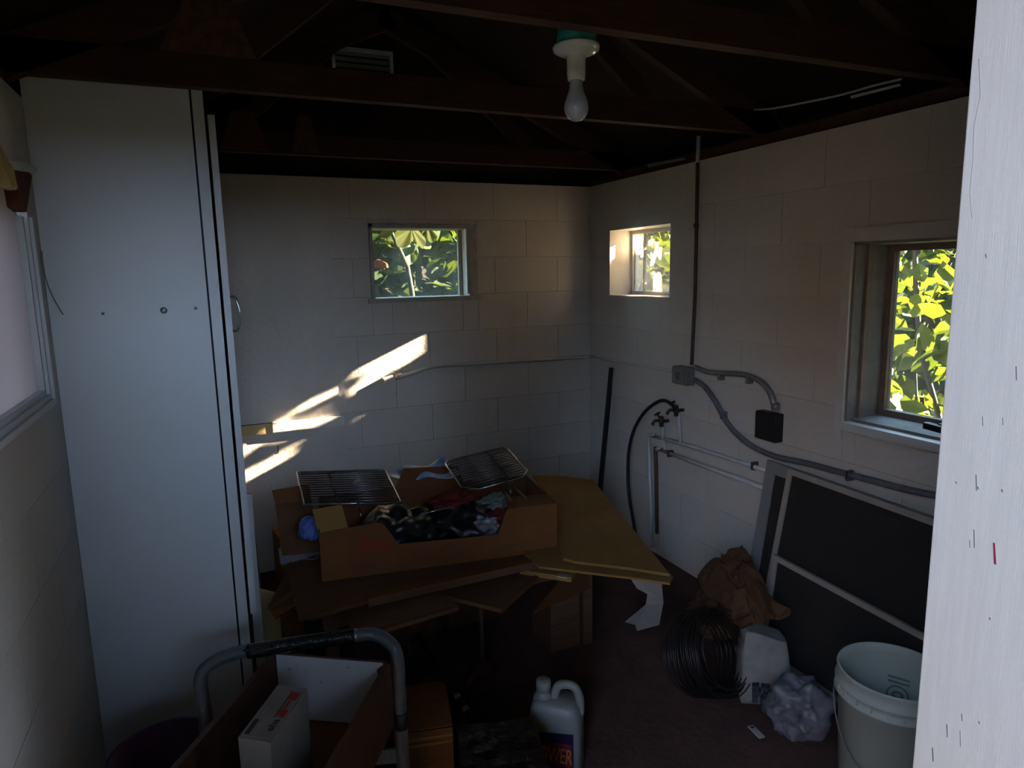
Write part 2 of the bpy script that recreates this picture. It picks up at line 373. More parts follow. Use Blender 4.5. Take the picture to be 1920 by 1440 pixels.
def block_wall(name, u0, u1, holes, m, make, rot, shift=0.0):
    """a mortar core with openings (one mesh) and the painted blocks in front of it, each its own child.
    make(u, depth, z) -> world point, depth positive into the wall"""
    us = sorted({u0, u1, *[h[0] for h in holes], *[h[1] for h in holes]}); zs = sorted({0.0, TOP, *[h[2] for h in holes], *[h[3] for h in holes]})
    mb = MB()
    for a, b in zip(us, us[1:]):
        for c, d in zip(zs, zs[1:]):
            um, zm = (a+b)/2, (c+d)/2
            if any(h[0] < um < h[1] and h[2] < zm < h[3] for h in holes): continue
            mb.add([make(u, dp, z) for z in (c, d) for u, dp in ((a, 0.004), (b, 0.004), (b, TH), (a, TH))], BF)
    w = tag(mb.build(name, M['mortar']), kind='structure')
    H, L, g = TOP/10, 0.405, 0.0012
    for r in range(10):
        c, d = r*H, (r+1)*H
        cuts = [u0]; u = u0 + (L/2 if r % 2 else L) + shift
        while u < u1-0.06: cuts.append(u); u += L
        cuts.append(u1)
        for a, b in zip(cuts, cuts[1:]):
            rects = [(a, b, c, d)]
            for h in holes:
                nx = []
                for (p, q, s, t) in rects:
                    if q <= h[0] or p >= h[1] or t <= h[2] or s >= h[3]: nx.append((p, q, s, t)); continue
                    if p < h[0]: nx.append((p, h[0], s, t))
                    if q > h[1]: nx.append((h[1], q, s, t))
                    pp, qq = max(p, h[0]), min(q, h[1])
                    if s < h[2]: nx.append((pp, qq, s, h[2]))
                    if t > h[3]: nx.append((pp, qq, h[3], t))
                rects = nx
            for (p, q, s, t) in rects:
                if q-p < 0.02 or t-s < 0.02: continue
                dj = random.uniform(-0.0004, 0.0004)
                cpt = Vector(make((p+q)/2, 0.004+dj, (s+t)/2))
                place('concrete_block', block_mesh(q-p-g, t-s-g, 0.010, m), Matrix.Translation(cpt) @ rot, w)
    return w
wall_back = block_wall('wall_back', XL, XR, [W_BACK], M['paint'], lambda u, dp, z: (u, YB+dp, z), Matrix.Identity(4), 0.12)
wall_right = block_wall('wall_right', YF+TF, YB+TH, [W_FAR, W_NEAR], M['paint_r'], lambda u, dp, z: (XR+dp, u, z), Matrix.Rotation(math.radians(90), 4, 'Z'))
wall_left = block_wall('wall_left', YF+TF, YB, [W_LEFT], M['paint_r'], lambda u, dp, z: (XL-dp, u, z), Matrix.Rotation(math.radians(-90), 4, 'Z'), 0.1)
mb = MB()
mb.box(XL-TH, DOOR[0], YF, YF+TF, 0, TOP); mb.box(DOOR[1], XR+TH, YF, YF+TF, 0, TOP); mb.box(DOOR[0], DOOR[1], YF, YF+TF, DOOR[3], TOP)
wall_front = tag(mb.build('wall_front', M['paint_r']), kind='structure')

# gables, top plates, roof
RX = (XL+XR)/2; RZ = TOP+0.05+0.14; PITCHR = 0.46
ridge = RZ + PITCHR*(XR-RX)
for nm, y in (('wall_gable_back', YB+0.06), ('wall_gable_front', YF+0.05)):
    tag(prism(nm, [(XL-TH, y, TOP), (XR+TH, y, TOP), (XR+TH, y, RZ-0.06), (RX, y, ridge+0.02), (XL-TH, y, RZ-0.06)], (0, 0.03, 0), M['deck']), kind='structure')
for k, x in enumerate((XL-TH, XR)):
    tag(box('trim_%d' % (k+1), (x+0.02, x+TH-0.02, YF+0.09, YB+0.05, TOP, TOP+0.05), M['rafter']), kind='structure')
mb = MB(); e = 0.10
xo = XR+TH+e
zo = RZ - PITCHR*(xo-XR)
ceil_v = [(RX, ridge), (xo, zo), (xo, zo+0.025), (RX, ridge+0.03), (2*RX-xo, zo+0.025), (2*RX-xo, zo)]
n = len(ceil_v)
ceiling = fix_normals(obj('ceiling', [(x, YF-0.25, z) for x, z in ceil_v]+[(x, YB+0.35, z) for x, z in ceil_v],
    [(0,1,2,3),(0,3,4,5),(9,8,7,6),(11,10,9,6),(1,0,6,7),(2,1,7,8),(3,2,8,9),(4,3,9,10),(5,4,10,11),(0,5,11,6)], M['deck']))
tag(ceiling, kind='structure')
mb = MB()     # eave boards close the gap between plate and roof
for x in (XR+TH-0.03, XL-TH): mb.box(x, x+0.03, YF+0.09, YB+0.05, TOP+0.045, RZ+0.01)
tag(mb.build('trim_3', M['deck']), kind='structure')

def truss(y, label, gus):
    t = thing('roof_truss', (RX, y, TOP+0.05), label, 'roof truss', 'timber roof trusses')
    z0 = TOP+0.05
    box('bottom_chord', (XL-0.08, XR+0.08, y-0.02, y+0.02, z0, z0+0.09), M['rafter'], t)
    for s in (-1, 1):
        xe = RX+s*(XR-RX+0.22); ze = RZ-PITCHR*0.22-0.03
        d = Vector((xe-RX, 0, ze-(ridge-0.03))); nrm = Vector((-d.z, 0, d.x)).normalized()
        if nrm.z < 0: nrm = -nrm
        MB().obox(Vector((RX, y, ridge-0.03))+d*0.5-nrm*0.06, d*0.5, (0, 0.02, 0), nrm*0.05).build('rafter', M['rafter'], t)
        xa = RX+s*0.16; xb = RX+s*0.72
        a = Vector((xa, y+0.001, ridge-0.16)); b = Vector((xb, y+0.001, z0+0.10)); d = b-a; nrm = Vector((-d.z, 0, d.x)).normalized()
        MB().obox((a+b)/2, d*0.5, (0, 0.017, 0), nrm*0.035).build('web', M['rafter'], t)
    for (gx, gz, w, h) in gus:
        prism('gusset', [(gx-w, y-0.032, gz), (gx+w, y-0.032, gz), (gx+w*0.5, y-0.032, gz+h), (gx-w*0.4, y-0.032, gz+h)], (0, 0.011, 0), M['gusset'], t)
    return t
truss(1.465, 'nearest dark timber roof truss, carrying the light bulb', [])
truss(2.30, 'middle dark timber roof truss above the white cabinet', [(0.06, TOP+0.14, 0.13, 0.15)])
truss(3.37, 'farthest dark timber roof truss next to the back wall', [(0.20, TOP+0.06, 0.10, 0.16), (0.46, TOP+0.06, 0.06, 0.16)])
gv = thing('gable_vent', (0.825, YB+0.05, 2.56), 'small pale louvred vent high in the dark back gable', 'vent')
mb = MB(); mb.box(0.67, 0.985, YB+0.035, YB+0.06, 2.555, 2.57).box(0.67, 0.985, YB+0.035, YB+0.06, 2.685, 2.70).box(0.67, 0.685, YB+0.035, YB+0.06, 2.57, 2.685).box(0.97, 0.985, YB+0.035, YB+0.06, 2.57, 2.685)
mb.build('frame', M['ventm'], gv)
for i in range(4):
    z = 2.572+i*0.029
    prism('louvre', [(0.685, YB+0.035, z), (0.97, YB+0.035, z), (0.97, YB+0.058, z+0.026), (0.685, YB+0.058, z+0.026)], (0, 0.002, 0.001), M['ventm'], gv)

# door jamb at the right edge of the picture, casing outside, left jamb
JX = 0.80
tr = tag(box('trim_4', (JX, DOOR[1], YF-0.012, YF+TF+0.002, 0.0, DOOR[3]), M['jamb'], bevel=0.002), kind='structure')
for px, py, l, w in ((1830, 905, 30, 3), (1842, 790, 18, 2), (1826, 1010, 34, 3), (1818, 1020, 14, 2), (1880, 790, 14, 2), (1748, 1415, 26, 5), (1775, 1370, 24, 4), (1803, 1345, 14, 3), (1800, 1385, 30, 2), (1835, 1355, 5, 4), (1878, 920, 6, 4), (1833, 915, 5, 4), (1855, 1160, 5, 4), (1905, 700, 26, 3), (1848, 480, 8, 3), (1792, 905, 4, 4)):
    a = onx(px, py-l/2, JX-0.0002); b = onx(px+w*0.4, py+l/2, JX-0.0002); k = w*0.00018
    prism('paint_chip', [a+Vector((0, -k, 0)), a+Vector((0, k*.7, 0)), b+Vector((0, k, 0)), b+Vector((0, -k*.6, 0))], (-0.0003, 0, 0), M['chip'], tr)
a = onx(1864, 1018, JX-0.0002); b = onx(1866, 1058, JX-0.0002)
prism('paint_chip', [a+Vector((0, -.0008, 0)), a+Vector((0, .0012, 0)), b+Vector((0, .0013, 0)), b+Vector((0, -.0012, 0))], (-0.0004, 0, 0), M['redchip'], tr, label='red chip in the white paint')
crk = [onx(px, py, JX-0.0002) for px, py in ((1835, 110), (1838, 180), (1826, 235), (1824, 300), (1818, 360), (1822, 410))]
tube('paint_crack', crk, 0.0002, M['faint'], tr, 4)
tag(MB().box(DOOR[0], DOOR[0]+0.02, YF-0.012, YF+TF, 0, DOOR[3]).build('trim_5', M['jamb']), kind='structure')
tag(MB().box(DOOR[1], DOOR[1]+0.09, YF-0.02, YF, 0, 2.08).build('trim_6', M['jamb']), kind='structure')
tag(MB().box(DOOR[0]-0.09, DOOR[0], YF-0.02, YF, 0, 2.08).build('trim_7', M['jamb']), kind='structure')

# ------------------------------------------------------------------ windows
# back window
x0, x1, z0, z1 = W_BACK
w = thing('window_1', ((x0+x1)/2, YB, z0), None, None); tag(w, kind='structure')
MB().box(x0, x0+0.018, YB-0.012, YB+TH, z0, z1).build('jamb', M['winpaint'], w)
MB().box(x1-0.05, x1, YB-0.004, YB+0.14, z0, z1).build('jamb', M['winpaint'], w)
MB().box(x0, x1, YB-0.012, YB+TH, z1-0.022, z1).build('head', M['winpaint'], w)
MB().box(x0-0.02, x1+0.01, YB-0.022, YB+TH, z0-0.008, z0+0.016).build('sill', M['winpaint'], w)
MB().box(x1-0.062, x1-0.048, YB+0.0, YB+0.03, z0+0.03, z1-0.02).build('stop_bead', M['trim'], w)
prism('stop_bead', [(x1-0.050, YB-0.006, z0+0.05), (x1-0.034, YB-0.006, z0+0.05), (x1-0.004, YB-0.006, z0+0.012), (x1-0.026, YB-0.006, z0+0.012)], (0, 0.02, 0), M['winpaint'], w)
MB().box(x0+0.018, x1-0.05, YB+0.118, YB+0.122, z0+0.016, z1-0.022).build('pane', M['glass_back'], w)
MB().box(x1-0.072, x1-0.05, YB+0.11, YB+0.13, z0+0.016, z1-0.022).build('sash_rail', M['winpaint'], w)
# far right window (deep reveal)
y0, y1, z0, z1 = W_FAR
w = thing('window_2', (XR+0.1, (y0+y1)/2, z0), None, None); tag(w, kind='structure')
gx = XR+0.155
MB().box(XR+0.0, XR+TH, y1-0.008, y1, z0, z1).build('reveal', M['trim'], w)
MB().box(XR+0.0, XR+TH, y0, y0+0.008, z0, z1).build('reveal', M['trim'], w)
MB().box(XR+0.0, XR+TH, y0, y1, z1-0.008, z1).build('reveal', M['trim'], w)
MB().box(XR-0.006, XR+TH, y0, y1, z0, z0+0.010).build('sill', M['trim'], w)
for a in ((gx-0.012, gx+0.02, y1-0.03, y1-0.008, z0+0.01, z1-0.008), (gx-0.012, gx+0.02, y0+0.008, y0+0.03, z0+0.01, z1-0.008), (gx-0.012, gx+0.02, y0+0.03, y1-0.03, z1-0.03, z1-0.008), (gx-0.012, gx+0.02, y0+0.03, y1-0.03, z0+0.01, z0+0.03)):
    MB().box(*a).build('sash_rail', M['trim'], w)
MB().box(gx, gx+0.004, y0+0.03, y1-0.03, z0+0.03, z1-0.03).build('pane', M['glass_dust'], w)
MB().box(gx-0.004, gx+0.012, y1-0.135, y1-0.125, z0+0.03, z1-0.03).build('glazing_bar', M['trim'], w)
# near right window
y0, y1, z0, z1 = W_NEAR
w = thing('window_3', (XR, (y0+y1)/2, z0), None, None); tag(w, kind='structure')
gx = XR+0.182
for a in ((XR-0.012, XR+0.006, y1, y1+0.035, z0-0.07, z1+0.05), (XR-0.012, XR+0.006, y0-0.035, y0, z0-0.07, z1+0.05), (XR-0.012, XR+0.006, y0, y1, z1, z1+0.05)):
    MB().box(*a).build('casing', M['trim'], w)
MB().box(XR-0.025, XR+0.02, y0-0.03, y1+0.008, z0-0.03, z0).build('sill', M['trim'], w)
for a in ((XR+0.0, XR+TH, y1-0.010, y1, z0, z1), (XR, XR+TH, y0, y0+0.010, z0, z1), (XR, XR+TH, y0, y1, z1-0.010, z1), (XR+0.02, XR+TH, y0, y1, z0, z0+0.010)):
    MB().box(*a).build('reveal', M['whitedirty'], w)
for a in ((XR+0.05, XR+0.075, y1-0.022, y1-0.010, z0+0.010, z1-0.01), (gx-0.016, gx+0.016, y1-0.034, y1-0.010, z0+0.010, z1-0.010), (gx-0.016, gx+0.016, y0+0.010, y0+0.034, z0+0.010, z1-0.010), (gx-0.016, gx+0.016, y0+0.034, y1-0.034, z0+0.010, z0+0.034), (gx-0.016, gx+0.016, y0+0.034, y1-0.034, z1-0.034, z1-0.010)):
    MB().box(*a).build('sash_rail', M['sashwood'], w)
MB().box(gx-0.002, gx+0.002, y0+0.034, y1-0.034, z0+0.034, z1-0.034).build('pane', M['glass_side'], w)
a = onx(1735, 797, XR-0.045); b = onx(1790, 812, XR-0.045)
wl_ = thing('window_latch', (XR-0.045, (a.y+b.y)/2, a.z-0.02), 'black metal latch under the sill of the nearest window', 'latch')
MB().obox((a+b)/2, (b-a)*0.5, (0.012, 0, 0), (0, 0, 0.010)).build('lever', M['black'], wl_)
MB().obox(Vector((XR-0.025, (a.y+b.y)/2, (a.z+b.z)/2)), (0.012, 0, 0), (0, 0.012, 0), (0, 0, 0.014)).build('keeper', M['black'], wl_)
# left window with milky pane
y0, y1, z0, z1 = W_LEFT
w = thing('window_4', (XL, (y0+y1)/2, z0), None, None); tag(w, kind='structure')
for i, (dx, ins) in enumerate(((0.014, 0.0), (0.006, 0.016), (-0.002, 0.030))):
    t = 0.015
    for a in ((XL-0.03, XL+dx, y1-ins-t, y1-ins, z0+ins, z1-0.12), (XL-0.03, XL+dx, y0, y1-ins-t, z0+ins, z0+ins+t)):
        MB().box(*a).build('frame_bead', M['cab'], w)
MB().box(XL-0.03, XL+0.004, y0, y1, z1-0.03, z1).build('head', M['brownrot'], w)
MB().box(XL-0.022, XL-0.018, y0, y1-0.04, z0+0.04, z1-0.03).build('pane', M['glass_paint'], w)
MB().box(XL-TH, XL-0.03, y1-0.012, y1, z0, z1).build('reveal', M['trim'], w)
MB().box(XL-TH, XL-0.03, y0, y1, z0, z0+0.012).build('reveal', M['trim'], w)
blob('filler_foam', onx(8, 345, XL+0.012), (0.016, 0.085, 0.075), M['foam'], w, 3, 0.3, 2.5, 3)
prism('rotten_edge', [onx(*q, XL+0.01) for q in ((22, 318), (48, 316), (60, 330), (50, 398), (38, 388), (32, 350))], (-0.03, 0, 0), M['brownrot'], w)
prism('broken_trim', [onx(*q, XL+0.02) for q in ((8, 300), (46, 304), (70, 316), (66, 324), (30, 318), (10, 312))], (-0.04, 0, 0), M['trim'], w)

# boarded door in the back wall
d = thing('door_1', (0.3, YB, 0), None, None); tag(d, kind='structure')
MB().box(-0.10, 0.590, YB-0.035, YB-0.006, 0.815, 2.045).build('upper_sheet', M['paint'], d)
MB().box(-0.10, 0.606, YB-0.028, YB-0.006, 0.02, 0.765).build('lower_sheet', M['paint'], d)
MB().box(0.245, 0.606, YB-0.055, YB-0.006, 0.765, 0.815).build('rail', M['trim'], d)
MB().box(-0.10, 0.244, YB-0.048, YB-0.006, 0.760, 0.812).build('rail', M['batten'], d, label='bare yellow timber end of the rail')
p = ony(521, 843, YB-0.028); MB().box(p.x-0.002, p.x+0.003, YB-0.031, YB-0.026, p.z-0.018, p.z+0.022).build('nail', M['rust'], d)

# ------------------------------------------------------------------ garden outside
def leaf_shape(wd=0.30, ln=1.0):
    v = [(0,0,0),(0,.4*ln,-.06),(0,.72*ln,-.04),(0,ln,-.10),(-wd,.34*ln,.03),(-wd*.78,.70*ln,.03),(wd,.34*ln,.03),(wd*.78,.70*ln,.03)]
    f = [(0,1,4),(4,1,2,5),(5,2,3),(0,6,1),(6,7,2,1),(7,3,2)]
    return np.array(v, float), f
LV, LF = leaf_shape()
def leaf_data(m, name='leaf'):
    me = bpy.data.meshes.new(name); me.from_pydata(LV.tolist(), [], LF); me.update(); me.materials.append(m); return me
LEAFME = {k: leaf_data(M[k]) for k in ('leaf', 'leafd', 'leafy', 'leafr')}
def rand_rot(tilt=1.0, toward=None):
    if toward is not None:
        q = Vector(toward).to_track_quat('Z', 'Y').to_matrix()
        return q @ Euler((random.gauss(0, tilt), random.gauss(0, tilt), random.uniform(0, 6.28))).to_matrix()
    return Euler((random.uniform(-1, 1)*tilt*1.5, random.uniform(-1, 1)*tilt*1.5, random.uniform(0, 6.28))).to_matrix()
def foliage(name, spots, mk, parent):
    """many leaves too small to pick apart: one joined part"""
    V = []; F = []
    for (p, s, R) in spots:
        k = len(V); Rm = np.array(R); V += (LV @ Rm.T * s + np.array(p)).tolist(); F += [tuple(i+k for i in f) for f in LF]
    o = obj(name, V, F, M[mk], parent); o['kind'] = 'stuff'; return o
def shrub(name, base, label, spots, mk, stems, group=None, nobj=110, key=None, mk2=None):
    t = thing(name, base, label, 'plant', group)
    for st in stems: tube('stem', st[0], st[1], M['bark'], t, 6, 4)
    key = key or (lambda s: (Vector(s[0])-Vector((0, 0, CAM_Z))).length)
    sp = sorted(spots, key=key)
    for p, s, R in sp[:nobj]:
        place('leaf', LEAFME[mk], Matrix.Translation(p) @ R.to_4x4() @ Matrix.Scale(s, 4), t)
    if len(sp) > nobj: foliage('foliage', sp[nobj:], mk2 or mk, t)
    return t
def cloud(n, lo, hi, s0, s1, tilt=0.9, toward=None):
    return [(Vector([random.uniform(a, b) for a, b in zip(lo, hi)]), random.uniform(s0, s1), rand_rot(tilt, toward)) for _ in range(n)]

# sun gaps: the lit shapes on the back wall traced back up the sunbeam to the plane X = XP
XP = 2.95
def trace(p): k = (XP-p.x)/SUN_DIR.x; q = p+SUN_DIR*k; return (q.y, q.z)
GAPS_PX = [([(812, 618), (808, 640), (775, 672), (735, 698), (700, 706), (668, 704), (640, 712), (690, 684), (750, 648)], YB),
           ([(655, 742), (720, 708), (668, 716), (640, 735)], YB),
           ([(642, 724), (600, 742), (540, 774), (522, 788), (565, 768), (636, 734)], YB-0.035),
           ([(628, 776), (560, 784), (524, 788), (524, 800), (600, 794), (628, 786)], YB-0.055),
           ([(426, 942), (426, 904), (470, 880), (530, 852), (548, 856), (526, 888), (474, 924), (442, 942)], YB-0.028),
           ([(422, 848), (452, 846), (456, 858), (436, 872), (422, 876)], YB-0.028),
           ([(672, 788), (645, 806), (650, 796)], YB), ([(570, 828), (540, 842), (560, 826)], YB-0.028)]
GAPS = [[trace(ony(*q, Y)) for q in poly] for poly, Y in GAPS_PX]
def pip(y, z, P):
    c = False; j = len(P)-1
    for i in range(len(P)):
        if (P[i][1] > z) != (P[j][1] > z) and y < (P[j][0]-P[i][0])*(z-P[i][1])/(P[j][1]-P[i][1])+P[i][0]: c = not c
        j = i
    return c
def blocks_gap(p, s, R):
    Rm = np.array(R); pts = LV @ Rm.T * s + np.array(p)
    pts = np.vstack([pts, (pts[:-1]+pts[1:])/2])
    for q in pts:
        y, z = trace(Vector(q))
        if any(pip(y, z, P) for P in GAPS): return True
    for P in GAPS:      # a gap corner under the leaf
        for (y, z) in P:
            c = trace(Vector(pts.mean(0)))
            if (c[0]-y)**2+(c[1]-z)**2 < (0.32*s)**2: return True
    return False
spots = []
tries = cloud(5200, (2.72, 2.40, 1.25), (3.25, 3.60, 2.55), 0.05, 0.10, 0.5, -SUN_DIR)
spots = [t for t in tries if not blocks_gap(*t)]
def in_gap(p, s, R):
    pts = LV @ np.array(R).T * s + np.array(p)
    return any(pip(*trace(Vector(q)), P) for q in (pts[1], pts[3], pts[4], pts[6], pts[7]) for P in GAPS)
spots += [t for t in cloud(9000, (2.78, 2.55, 1.50), (3.02, 3.45, 2.20), 0.022, 0.045, 0.4, -SUN_DIR) if not in_gap(*t)]
shrub('climbing_shrub', (3.0, 3.0, -0.105), 'sunlit climbing shrub outside the small far window', spots, 'leaf',
      [([(3.0, 3.0, -0.1), (3.05, 2.9, 0.8), (2.95, 2.7, 1.5), (3.0, 2.5, 2.3)], 0.012), ([(3.0, 3.0, -0.1), (2.98, 3.2, 0.9), (3.0, 3.42, 1.6), (3.05, 3.5, 2.4)], 0.010)],
      'shrubs outside the windows', 120)
# broad-leaved shrub outside the near window
spots = cloud(420, (2.62, 1.2, 0.55), (3.5, 2.9, 1.35), 0.10, 0.17, 0.8, (-0.8, -0.4, 0.5)) + cloud(2200, (2.75, 0.6, 1.0), (3.4, 1.75, 2.4), 0.08, 0.15, 0.7, -SUN_DIR) + cloud(1500, (2.75, 0.7, 1.15), (3.1, 1.6, 2.1), 0.06, 0.10, 0.4, -SUN_DIR) + cloud(170, (3.0, 2.0, 1.3), (3.6, 2.75, 1.9), 0.09, 0.15, 0.8, (-0.8, -0.4, 0.3))
shrub('broadleaf_shrub', (3.0, 1.9, -0.105), 'broad-leaved green shrub outside the nearest window', spots, 'leaf',
      [([(3.0, 1.9, -0.1), (3.05, 2.0, 0.7), (3.1, 2.2, 1.2), (3.12, 2.3, 1.9)], 0.012), ([(3.0, 1.9, -0.1), (2.95, 1.6, 0.8), (3.0, 1.3, 1.5), (3.05, 1.1, 2.2)], 0.011), ([(3.2, 2.1, 0.3), (3.3, 2.35, 1.0), (3.2, 2.1, 1.7)], 0.007)],
      'shrubs outside the windows', 260, key=lambda s: abs(s[0].y/s[0].x-0.72)+0.2*s[0].x)
# back garden: thin trunk, lobed leaf, distant undergrowth
tr_ = thing('sapling', (1.35, 4.55, -0.105), 'thin dark sapling trunk with bright lobed leaves behind the back window', 'plant', 'shrubs outside the windows')
tp = [ony(*q, 4.55) for q in ((778, 600), (772, 545), (764, 500), (748, 465), (735, 438), (725, 400))]
tube('trunk', [tp[0]-Vector((0, 0, 1.2))]+tp, [0.022, 0.02, 0.018, 0.016, 0.014, 0.012, 0.010], M['bark'], tr_, 7)
def lobed(px, py, Y, size, ang, m, parent, tilt=0.5):
    """a palmate leaf: seven lobes cut deep, gently cupped"""
    v = [(0, 0, 0)]; n = 56
    for i in range(n):
        t = -2.5 + 5.0*i/(n-1)
        r = 0.30 + 0.70*abs(math.cos(t*1.9))**0.9*(1-0.10*abs(t))
        v.append((r*math.sin(t), r*math.cos(t), -0.25*r*r + 0.05*math.sin(t*9)))
    f = [(0, i, i+1) for i in range(1, n)]
    R = Euler((tilt, 0.15, ang)).to_matrix(); c = ony(px, py, Y)
    R = Matrix.Rotation(math.radians(90), 3, 'X') @ Matrix.Rotation(ang, 3, 'Z') @ Matrix.Rotation(tilt, 3, 'X')
    return obj('lobed_leaf', [R @ (Vector(p)*size) + c for p in v], f, m, parent)
lobed(772, 428, 4.45, 0.17, 2.3, M['leafy'], tr_, 0.6)
lobed(742, 425, 4.5, 0.13, 3.6, M['leafy'], tr_, 0.7)
lobed(800, 420, 4.6, 0.15, 2.0, M['leafy'], tr_, 0.2)
lobed(770, 445, 4.9, 0.20, 2.9, M['leaf'], tr_, 0.5)
blob('dry_leaf', ony(712, 502, 4.6), (0.055, 0.02, 0.05), M['leafr'], tr_, 5, 0.4, 2, 2)
blob('dry_leaf', ony(735, 428, 4.6), (0.05, 0.02, 0.04), M['leafr'], tr_, 8, 0.4, 2, 2)
spots = cloud(7500, (-0.6, 4.9, 0.2), (4.0, 6.4, 3.6), 0.10, 0.24, 1.0)
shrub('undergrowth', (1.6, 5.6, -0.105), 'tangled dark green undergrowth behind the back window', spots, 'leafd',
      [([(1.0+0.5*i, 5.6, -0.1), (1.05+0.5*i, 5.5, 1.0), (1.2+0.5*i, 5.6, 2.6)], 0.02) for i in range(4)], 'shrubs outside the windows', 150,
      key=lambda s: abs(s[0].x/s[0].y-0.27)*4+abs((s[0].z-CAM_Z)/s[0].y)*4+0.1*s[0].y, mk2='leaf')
def tree(base, label, trunk, cz, rad, n, mk='leafd', s=0.30):
    """trunk height, crown centre height, crown radii"""
    b = Vector(base); t = thing('garden_tree', base, label, 'tree', 'trees around the shed')
    tube('trunk', [b, b+Vector((0.1, 0, trunk*0.5)), b+Vector((-0.05, 0.1, trunk))], [0.14, 0.11, 0.06], M['bark'], t, 8, 3)
    sp = []
    for _ in range(n):
        d = Vector((random.gauss(0, 1), random.gauss(0, 1), random.gauss(0, 1))).normalized()*random.uniform(0.25, 1)**0.4
        sp.append((b+Vector((d.x*rad[0], d.y*rad[1], cz+d.z*rad[2])), random.uniform(0.6, 1.3)*s, rand_rot(1.0)))
    foliage('crown', sp, mk, t); return t
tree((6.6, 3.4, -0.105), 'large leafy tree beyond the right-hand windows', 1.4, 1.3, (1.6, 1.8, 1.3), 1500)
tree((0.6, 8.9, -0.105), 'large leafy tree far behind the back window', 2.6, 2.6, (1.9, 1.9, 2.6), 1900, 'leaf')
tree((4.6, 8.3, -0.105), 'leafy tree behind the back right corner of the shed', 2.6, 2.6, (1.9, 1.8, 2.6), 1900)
tree((-3.4, 2.2, -0.105), 'unseen leafy tree added to dim the milky left window', 2.0, 1.9, (1.3, 1.8, 1.8), 1100)  # added to cover part of the sky behind the milky pane
pr = thing('sky_blocker_roof', (-0.5, -3.2, -0.105), 'unseen roof on posts added to cut skylight at the door', 'roof')  # added out of view to cut high skylight through the door
MB().box(-3.0, 5.0, -6.4, 0.10, 4.2, 4.28).build('roof_slab', M['deck'], pr)
for x in (-2.8, 4.8):
    for y in (-6.2, -0.1): MB().box(x-0.06, x+0.06, y-0.06, y+0.06, -0.105, 4.2).build('post', M['rafter'], pr)
hb = cloud(1500, (-1.75, -0.5, 0.0), (-1.15, 0.25, 2.3), 0.10, 0.20, 1.0)
shrub('added_shrub', (-1.45, -0.1, -0.105), 'unseen tall shrub added left of the door to block skylight', hb, 'leafd', [([(-1.45, -0.1, -0.1), (-1.43, -0.1, 0.9), (-1.45, -0.1, 2.0)], 0.02)], 'shrubs outside the windows', 0)  # leaves added out of view to cut side skylight on the jamb
tree((3.35, -5.4, -0.105), 'unseen round tree added behind the hedge facing the door', 2.6, 2.2, (2.2, 1.4, 2.4), 3200, 'leafd', 0.36)  # added out of view to limit the sky gap on the right
tree((-1.85, -5.0, -0.105), 'unseen narrow tree added to block sky beyond the door', 2.4, 2.0, (1.2, 1.1, 2.2), 2600, 'leafd', 0.30)  # added out of view to keep skylight off the pile and back wall
tree((7.4, -2.2, -0.105), 'unseen tall tree added to shade the yard from the right', 3.0, 3.0, (1.9, 3.0, 2.8), 2600, 'leafd', 0.36)  # added out of view so the front yard lies in shade
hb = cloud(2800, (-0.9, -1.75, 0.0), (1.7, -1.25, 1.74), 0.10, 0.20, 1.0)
shrub('blocker', (0.4, -1.5, -0.105), 'unseen leafy hedge in front of the shed door', hb, 'leafd', [([(0.0, -1.5, -0.1), (0.02, -1.5, 0.6), (0.0, -1.5, 1.2)], 0.015), ([(0.9, -1.5, -0.1), (0.92, -1.5, 0.6), (0.9, -1.5, 1.2)], 0.015)], 'shrubs outside the windows', 0)  # leaf mass added out of view to darken the lower cabinet

# ------------------------------------------------------------------ cabinet on the left
CY = 2.34
cb = thing('tall_cabinet', (-0.21, CY+0.3, 0), 'tall white built-in cabinet reaching the roof timbers', 'cabinet')
MB().box(XL+0.002, -0.004, CY, CY+0.019, 0.0, 2.16).build('side_panel', M['cab'], cb)
MB().box(0.002, 0.033, CY+0.0, CY+0.04, 0.0, 2.16).build('corner_trim', M['cab'], cb)
dr = MB().box(0.042, 0.062, CY+0.012, YB-0.12, 0.42, 2.04).build('door', M['cab'], cb)
MB().box(-0.012, 0.030, CY+0.041, YB-0.08, 0.02, 2.10).build('gap_shade', M['black'], cb)  # black sheet painting the shade in the gaps beside the corner trim
hp = ony(418, 590, CY+0.03)
tube('handle', smooth_path([(0.060, CY+0.05, hp.z+0.055), (0.078, CY+0.04, hp.z+0.050), (0.088, CY+0.035, hp.z+0.0), (0.078, CY+0.04, hp.z-0.050), (0.060, CY+0.05, hp.z-0.055)], 4), 0.004, M['foil'], dr, 6, label='bright metal pull handle')
for px, py, s in ((367, 578, 5), (193, 588, 4)):
    p = ony(px, py, CY); lathe('screw_hole', [(0, 0), (0.0045, 0), (0.0045, 0.001), (0, 0.001)], (p.x, CY-0.001, p.z), M['chip'], cb, 10, (0, -1, 0))
p = ony(307, 582, CY); lathe('stain', [(0, 0), (0.010, 0), (0, 0.0006)], (p.x, CY-0.0008, p.z), M['smudge'], cb, 14, (0, -1, 0))
wp = [ony(*q, CY-0.012) for q in ((78, 470), (84, 515), (98, 555), (118, 590))]
tag(tube('loose_wire', wp, 0.0018, M['faint'], None, 5, 4), 'thin grey wire hanging beside the milky left window', 'wire')

